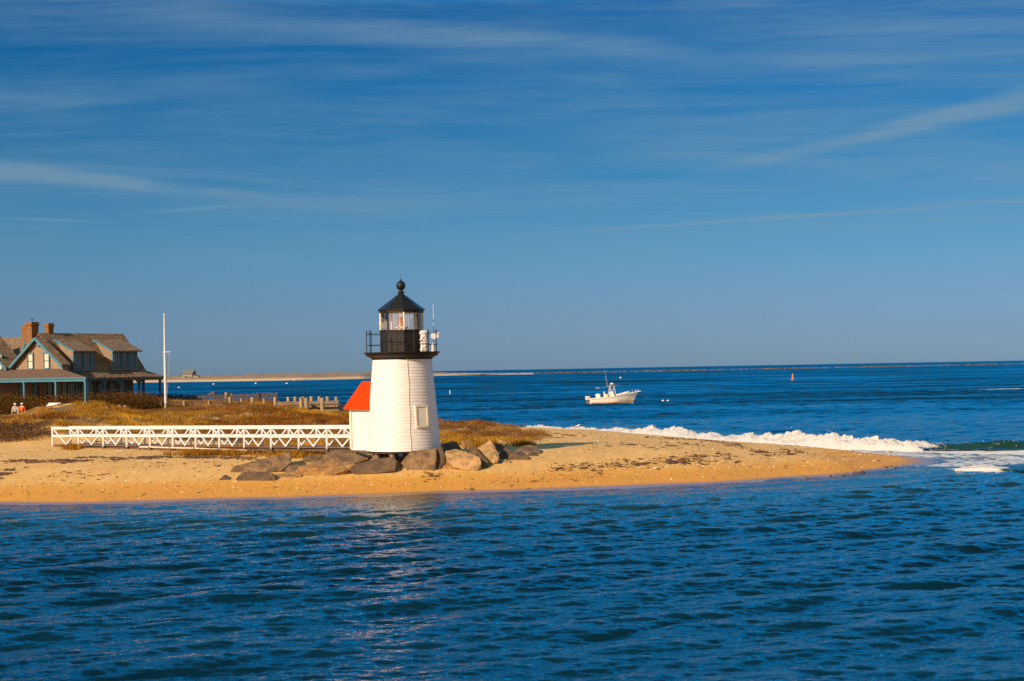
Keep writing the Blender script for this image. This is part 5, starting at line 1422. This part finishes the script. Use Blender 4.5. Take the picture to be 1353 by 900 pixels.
# ---------------------------------------------------------------- moored centre console boat
def motorboat():
    D = 247.0; st = at(779, 533.8, D); wl = 0.0
    ang = math.radians(12)
    root = thing('motorboat', (st.x, D, 0.0), 'white open fishing motorboat with two outboards and a tall console tower at anchor', 'motorboat', ang)
    L = 7.35; n = 15
    def sec(t):
        x = L * t
        b = 1.25 * (1 - max(0, (t - .45) / .55) ** 2.3) ** .9 if t > .45 else 1.25 * (.93 + .07 * t / .45)
        b = max(b, .05)
        sheer = .86 + 1.02 * t ** 1.7
        chine = b * (.93 - .35 * t ** 2); zc = .10 + .55 * max(0, t - .35) ** 1.6
        rake = .95 * t ** 2
        xs = lambda z: x + rake * max(0, z) / 1.9
        kz = -.35 + .55 * max(0, t - .75) * 1.6
        return [(xs(sheer), -b, sheer), (xs(sheer * .55), -b * (.985 - .12 * t), sheer * .55 + .05), (xs(zc), -chine * .93, zc), (x, 0, kz), (xs(zc), chine * .93, zc), (xs(sheer * .55), b * (.985 - .12 * t), sheer * .55 + .05), (xs(sheer), b, sheer)]
    S_ = [sec(i / (n - 1)) for i in range(n)]
    v = [p for s in S_ for p in s]
    f = [(i * 7 + j, i * 7 + j + 1, (i + 1) * 7 + j + 1, (i + 1) * 7 + j) for i in range(n - 1) for j in range(6)] + [tuple(range(7)), tuple((n - 1) * 7 + k for k in range(7))[::-1]]
    hull = MB().add(v, f).build('hull', 'hull_white', root, True)
    # boot stripe, rub rail, sheer line
    for side in (0, 6):
        mb = MB(); mr = MB()
        for i in range(n - 1):
            a, b = Vector(S_[i][side]), Vector(S_[i + 1][side])
            mr.bar(a + Vector((0, -.02 if side == 0 else .02, -.07)), b + Vector((0, -.02 if side == 0 else .02, -.07)), .06, .08)
            c = 2 if side == 0 else 4
            sgn = -1 if side == 0 else 1
            a2, b2 = Vector(S_[i][c]), Vector(S_[i + 1][c])
            mb.bar(a2 + Vector((0, sgn * .02, .02)), b2 + Vector((0, sgn * .02, .02)), .05, .16)
        mr.build('rub_rail', 'cream_trim', hull); mb.build('boot_stripe', 'hull_boot', hull)
    # deck, foredeck, coaming
    mb = MB(); tp = [S_[i][0] for i in range(n)]; tq = [S_[i][6] for i in range(n)]
    mb.add([(p[0], p[1] + .04, p[2] - .25 if i < 9 else p[2] - .015) for i, p in enumerate(tp)] + [(p[0], p[1] - .04, p[2] - .25 if i < 9 else p[2] - .015) for i, p in enumerate(tq)],
           [(i, i + 1, n + i + 1, n + i) for i in range(n - 1)]).build('deck', 'hull_white', root)
    MB().prism([(4.6, -.7, 1.28), (6.6, -.4, 1.72), (6.6, .4, 1.72), (4.6, .7, 1.28)], (0, 0, .17)).build('foredeck_cushion', 'cloth_white', root, bevel=.04)
    MB().bar((L + .5, 0, 1.86), (L + 1.35, 0, 1.92), .26, .1).build('bow_pulpit', 'hull_white', root)
    c = MB().prism([(3.35, -.42, .9), (4.15, -.42, .95), (3.95, -.42, 1.75), (3.75, -.42, 2.02), (3.4, -.42, 1.75)], (0, .84, 0)).build('console', 'hull_white', root, bevel=.03)
    MB().prism([(4.12, -.36, 1.3), (4.0, -.36, 1.72), (4.03, .36, 1.72), (4.15, .36, 1.3)], (.03, 0, 0)).build('windshield', 'grey_plastic', c)
    MB().box((2.75, 0, 1.15), (.55, .8, .75)).box((2.52, 0, 1.72), (.12, .8, .4)).build('helm_seat', 'cream_trim', root, bevel=.05)
    MB().box((1.45, 0, .98), (.5, .9, .55)).lathe([(.42, 0), (.42, .22), (.3, .34), (.02, .38)], 14, (1.45, 0, 1.24)).build('bait_tank', 'hull_white', root)
    tw = MB()
    for y in (-.5, .5):
        tw.tube((3.25, y, .95), (3.55, y * .75, 3.0), .045, n=8).tube((4.45, y, 1.05), (4.05, y * .75, 3.0), .045, n=8).tube((3.45, y * .85, 2.2), (4.2, y * .85, 2.2), .03, n=6)
    tw.build('tower_frame', 'silver', root, True)
    MB().box((3.85, 0, 3.03), (1.0, .95, .06)).build('tower_top', 'grey_plastic', root)
    MB().lathe([(.02, 0), (.30, .02), (.33, .1), (.30, .2), (.2, .26), (.02, .28)], 18, (3.85, 0, 3.07)).build('radar_dome', 'white_paint', root, True)
    MB().tube((2.95, -.4, 2.85), (2.55, -.45, 5.35), .022, .01, 6).tube((2.95, -.4, 2.85), (3.35, -.36, 2.8), .025, n=6).build('antenna', 'white_paint', root)
    for a, b in (((3.4, -.4, 2.75), (.75, -1.5, 2.55)), ((3.5, .4, 2.75), (5.9, 1.6, 2.95))):
        MB().tube(a, b, .03, .016, 6).build('outrigger', 'silver', root)
    MB().tube((.75, -1.5, 2.55), (1.35, -1.28, 2.58), .07, n=8).build('rod_bundle', 'cream_trim', root)
    rl = MB()
    pr = None
    for t in (.72, .80, .88, .95, 1.0):
        s = sec(t)
        a = Vector(s[0]); b = a + Vector((0, .05, .38))
        rl.tube(a, b, .018, n=6)
        if pr is not None: rl.tube(pr, b, .018, n=6)
        pr = b
    rl.build('bow_rail', 'silver', root)
    for y in (-.42, .42):
        e = MB().box((-.30, y, .92), (.55, .42, .55)).box((-.34, y, 1.2), (.40, .34, .1)).build('outboard_cowl', 'silver', root, bevel=.08)
        MB().box((-.30, y, .30), (.28, .2, .8)).box((-.42, y, -.1), (.5, .12, .12)).build('outboard_leg', 'grey_plastic', e)
    return root
mbt = motorboat()
bow = Vector((779, 0, 0))
ang = math.radians(12); st = at(779, 533.8, 247.0)
bp = Vector((st.x + 8.6 * math.cos(ang), 247 + 8.6 * math.sin(ang), 1.86))
e1 = atz(860, 526.5, -.1)
rope = MB(); N = 8
for k in range(N):
    a = bp.lerp(e1, k / N); b = bp.lerp(e1, (k + 1) / N)
    sag = lambda t: -.35 * math.sin(math.pi * t)
    rope.tube(a + Vector((0, 0, sag(k / N))) - bp, b + Vector((0, 0, sag((k + 1) / N))) - bp, .03, n=6)
ro = rope.build('anchor_rope', 'rope', None, True); ro.location = bp; tag(ro, 'pale anchor rope running from the bow of the motorboat into the water', 'rope')
def ball(u, v, r, label, grp=None, m='white_paint', name='mooring_buoy'):
    q = atz(u, v, 0)
    b = thing(name, (q.x, q.y, 0), label, 'buoy', 0, grp)
    MB().lathe([(.02, -r * .7), (r * .75, -r * .5), (r, 0), (r * .92, r * .35), (r * .6, r * .75), (.02, r * .95)], 14).build('float', m, b, True)
    MB().tube((0, 0, r * .9), (0, 0, r * 1.35), r * .16, n=8).build('pick_up_stem', 'timber', b)
ball(876, 530.2, .27, 'left white mooring ball of the pair off the bow of the motorboat', 'pair of mooring balls')
ball(882.5, 530.2, .27, 'right white mooring ball of the pair off the bow of the motorboat', 'pair of mooring balls')
ball(820, 499.6, .7, 'lone small white buoy on the water above the motorboat', 'white buoys on the harbour')
ball(236.5, 512.4, .55, 'small white buoy just right of the flagpole, nearest of the harbour buoys', 'white buoys on the harbour')
ball(282.3, 508.0, .75, 'small white buoy on the harbour below the far white sheds', 'white buoys on the harbour')
ball(338, 507.0, .75, 'small white buoy between the far white boats and the sand fence', 'white buoys on the harbour')
ball(379, 507.2, .7, 'small white buoy below the dark boat lying at the far shore', 'white buoys on the harbour')
q = atz(594.6, 521.2, 0)
sp = thing('spar_buoy', (q.x, q.y, 0), 'slender white spar buoy standing upright in the water right of the lighthouse', 'buoy')
MB().tube((0, 0, -.6), (0, 0, 1.0), .11, n=10).build('spar', 'white_paint', sp, True); MB().lathe([(.2, -.2), (.2, .05), (.11, .12)], 12).build('collar', 'grey_plastic', sp, True)
q = atz(1047.5, 502.2, 0)
nb = thing('channel_buoy', (q.x, q.y, 0), 'orange red channel buoy with a pointed top far out on the sea', 'buoy')
MB().lathe([(.55, -.5), (.72, 0), (.72, .25), (.5, .32), (.40, .5)], 16).build('float', 'buoy_orange', nb, True)
MB().lathe([(.40, .48), (.30, 1.2), (.26, 1.65), (.30, 1.7), (.28, 2.0), (.05, 2.25)], 14).build('cone', 'buoy_orange', nb, True)
MB().lathe([(.08, 2.2), (.08, 2.42), (.02, 2.46)], 8).build('lantern', 'white_paint', nb, True)
# weathered rock awash inside the harbour
q = atz(279.5, 521.0, 0)
bm = MB().add([(-1.3, -.5, -.4), (1.05, -.6, -.4), (1.15, .6, -.4), (-1.2, .5, -.4), (-.9, -.3, .28), (-.1, -.35, .5), (.9, -.4, .86), (1.05, .3, .8), (.0, .35, .5), (-.9, .25, .25)],
              [(0, 1, 2, 3), (0, 4, 5, 6, 1), (1, 6, 7, 2), (2, 7, 8, 9, 3), (3, 9, 4, 0), (4, 9, 8, 5), (5, 8, 7, 6)]).build('awash_rock', 'rock_dark')
bm.location = (q.x, q.y, 0); tag(bm, 'low brown rock awash in the harbour beyond the sand fence', 'rock')

# ---------------------------------------------------------------- buildings and boats on the far shore
def far_house():
    b = at(248, 500.5, 1430)
    root = thing('far_house', (b.x, 1430, b.z), 'grey shingled house with a big dark roof standing alone on the far shore', 'house', math.radians(-14))
    MB().prism([(-5.2, 0, -2), (4.6, 0, -2), (4.6, 0, 4.2), (-5.2, 0, 4.2)], (0, 8, 0)).prism([(-5.2, 0, 4.21), (-5.2, 8, 4.21), (-5.2, 4, 8.0)], (.3, 0, 0)).build('wall', 'far_house', root)
    MB().prism([(-5.5, -.5, 4.0), (-4.2, 4, 8.6), (-4.2, 4.4, 8.6), (-5.5, 8.5, 4.0)], (10.0, 0, 0)).build('roof', 'far_roof', root)
    MB().prism([(-11.5, 1, -2), (-5.25, 1, -2), (-5.25, 1, 2.2), (-11.5, 1, 2.2)], (0, 6, 0)).build('left_wing_wall', 'far_house', root)
    MB().prism([(-11.8, .5, 2.2), (-5.25, .5, 2.2), (-5.25, 4, 4.0), (-10, 4, 4.0)], (0, .3, .2)).build('left_wing_roof', 'far_roof', root)
    MB().prism([(4.65, 1, -2), (10.5, 1, -2), (10.5, 1, 2.0), (4.65, 1, 2.8)], (0, 6, 0)).build('right_wing_wall', 'far_house', root)
    MB().prism([(4.65, .5, 3.4), (4.65, 4, 4.4), (10.9, 4, 2.6), (10.9, .5, 1.9)], (0, .3, .25)).build('right_wing_roof', 'far_roof', root)
    MB().box((-1.6, -.6, 1.4), (1.1, 1.2, 2.8)).build('porch', 'shadow_glass', root)
    for x in (-3.5, 1.2, 3.2): MB().box((x, -.03, 2.2), (1.0, .1, 1.4)).build('window', 'shadow_glass', root)
far_house()
def shed(u, v, D, w, h, label, m1, m2, name='beach_shed'):
    b = at(u, v, D)
    root = thing(name, (b.x, D, b.z), label, 'shed')
    MB().box((0, 2, h * .3), (w, 4, h * .9)).build('wall', m1, root)
    MB().prism([(-w / 2 - .3, -.3, h * .7), (-w / 2 - .3, 2, h * 1.1), (-w / 2 - .3, 4.3, h * .7)], (w + .6, 0, 0)).build('roof', m2, root)
shed(398, 497.6, 1480, 7, 1.6, 'low pale shed on the far shore left of the dark hut', 'hull_white', 'cream_trim')
shed(404, 497.6, 1478, 3.2, 2.4, 'small dark hut on the far shore beach', 'far_roof', 'far_roof')
shed(359, 499.5, 1440, 6.5, 1.5, 'low white shed on the far shore with nothing beside it', 'white_paint', 'hull_white')
shed(325, 501.4, 1420, 3.0, 1.5, 'tiny bluish hut on the far beach between two white shapes', 'far_house', 'far_roof')
def beached(u, v, D, L, label, hull='white_paint'):
    b = at(u, v, D)
    root = thing('small_boat', (b.x, D, b.z), label, 'boat', 0.0, 'small boats along the far shore')
    MB().prism([(-L / 2, 0, .05), (L / 2 - .7, 0, .05), (L / 2, 0, .75), (-L / 2, 0, .65)], (0, 1.5, 0)).build('hull', hull, root)
    MB().prism([(-L * .15, .3, .72), (L * .15, .3, .72), (L * .08, .3, 1.15), (-L * .15, .3, 1.15)], (0, .9, 0)).build('cabin', 'hull_white', root)
beached(239.5, 503.2, 1400, 2.6, 'small white boat on the far beach below the left wing of the lone house')
beached(246.5, 503.4, 1400, 4.6, 'white boat drawn up on the far beach straight below the lone house')
beached(252.5, 503.0, 1400, 2.2, 'tiny white boat on the far beach below the right wing of the lone house')
beached(258.3, 502.8, 1405, 2.8, 'cream boat drawn up on the far beach, rightmost below the lone house', 'cream_trim')
beached(309, 501.6, 1400, 6.0, 'long white boat drawn up on the far beach right of the lone house')
q = atz(388.5, 503.3, 0)
beached(388.5, 503.3, q.y, 6.2, 'dark hulled boat lying at the water edge of the far shore', 'grey_plastic')

# ---------------------------------------------------------------- gulls
def gull(u, v, rot, label):
    q = ground(u, v, 66, 170)
    root = thing('gull', (q.x, q.y, gz(q.x, q.y)), label, 'bird', rot)
    body = MB()
    ring = []
    for x, z, w, h in ((-.26, .22, .02, .015), (-.16, .235, .055, .045), (-.02, .25, .085, .085), (.10, .285, .08, .085), (.17, .345, .05, .05), (.205, .395, .042, .045), (.235, .40, .03, .03), (.26, .395, .01, .01)):
        ring.append([(x, w * math.cos(t), z + h * math.sin(t)) for t in [k * math.pi / 4 for k in range(8)]])
    v_ = [p for r in ring for p in r]
    f_ = [(i * 8 + j, i * 8 + (j + 1) % 8, (i + 1) * 8 + (j + 1) % 8, (i + 1) * 8 + j) for i in range(len(ring) - 1) for j in range(8)] + [tuple(range(8))[::-1], tuple((len(ring) - 1) * 8 + k for k in range(8))]
    body.add(v_, f_).build('body', 'gull_white', root, True)
    for s in (-1, 1):
        MB().prism([(-.30, s * .05, .245), (-.02, s * .10, .225), (.11, s * .095, .27), (.06, s * .09, .325), (-.12, s * .07, .29)], (0, -s * .02, 0)).build('wing', 'gull_grey', root)
        MB().tube((.02, s * .035, 0), (.0, s * .035, .19), .008, n=5).build('leg', 'rope', root)
    MB().tube((.255, 0, .396), (.31, 0, .388), .012, .004, 6).build('beak', 'rope', root)
gull(1174.5, 602.5, math.radians(200), 'grey and white gull standing at the water edge near the tip of the spit')
gull(762, 568.5, math.radians(10), 'pale gull standing at the foot of the surf on the far side of the spit')
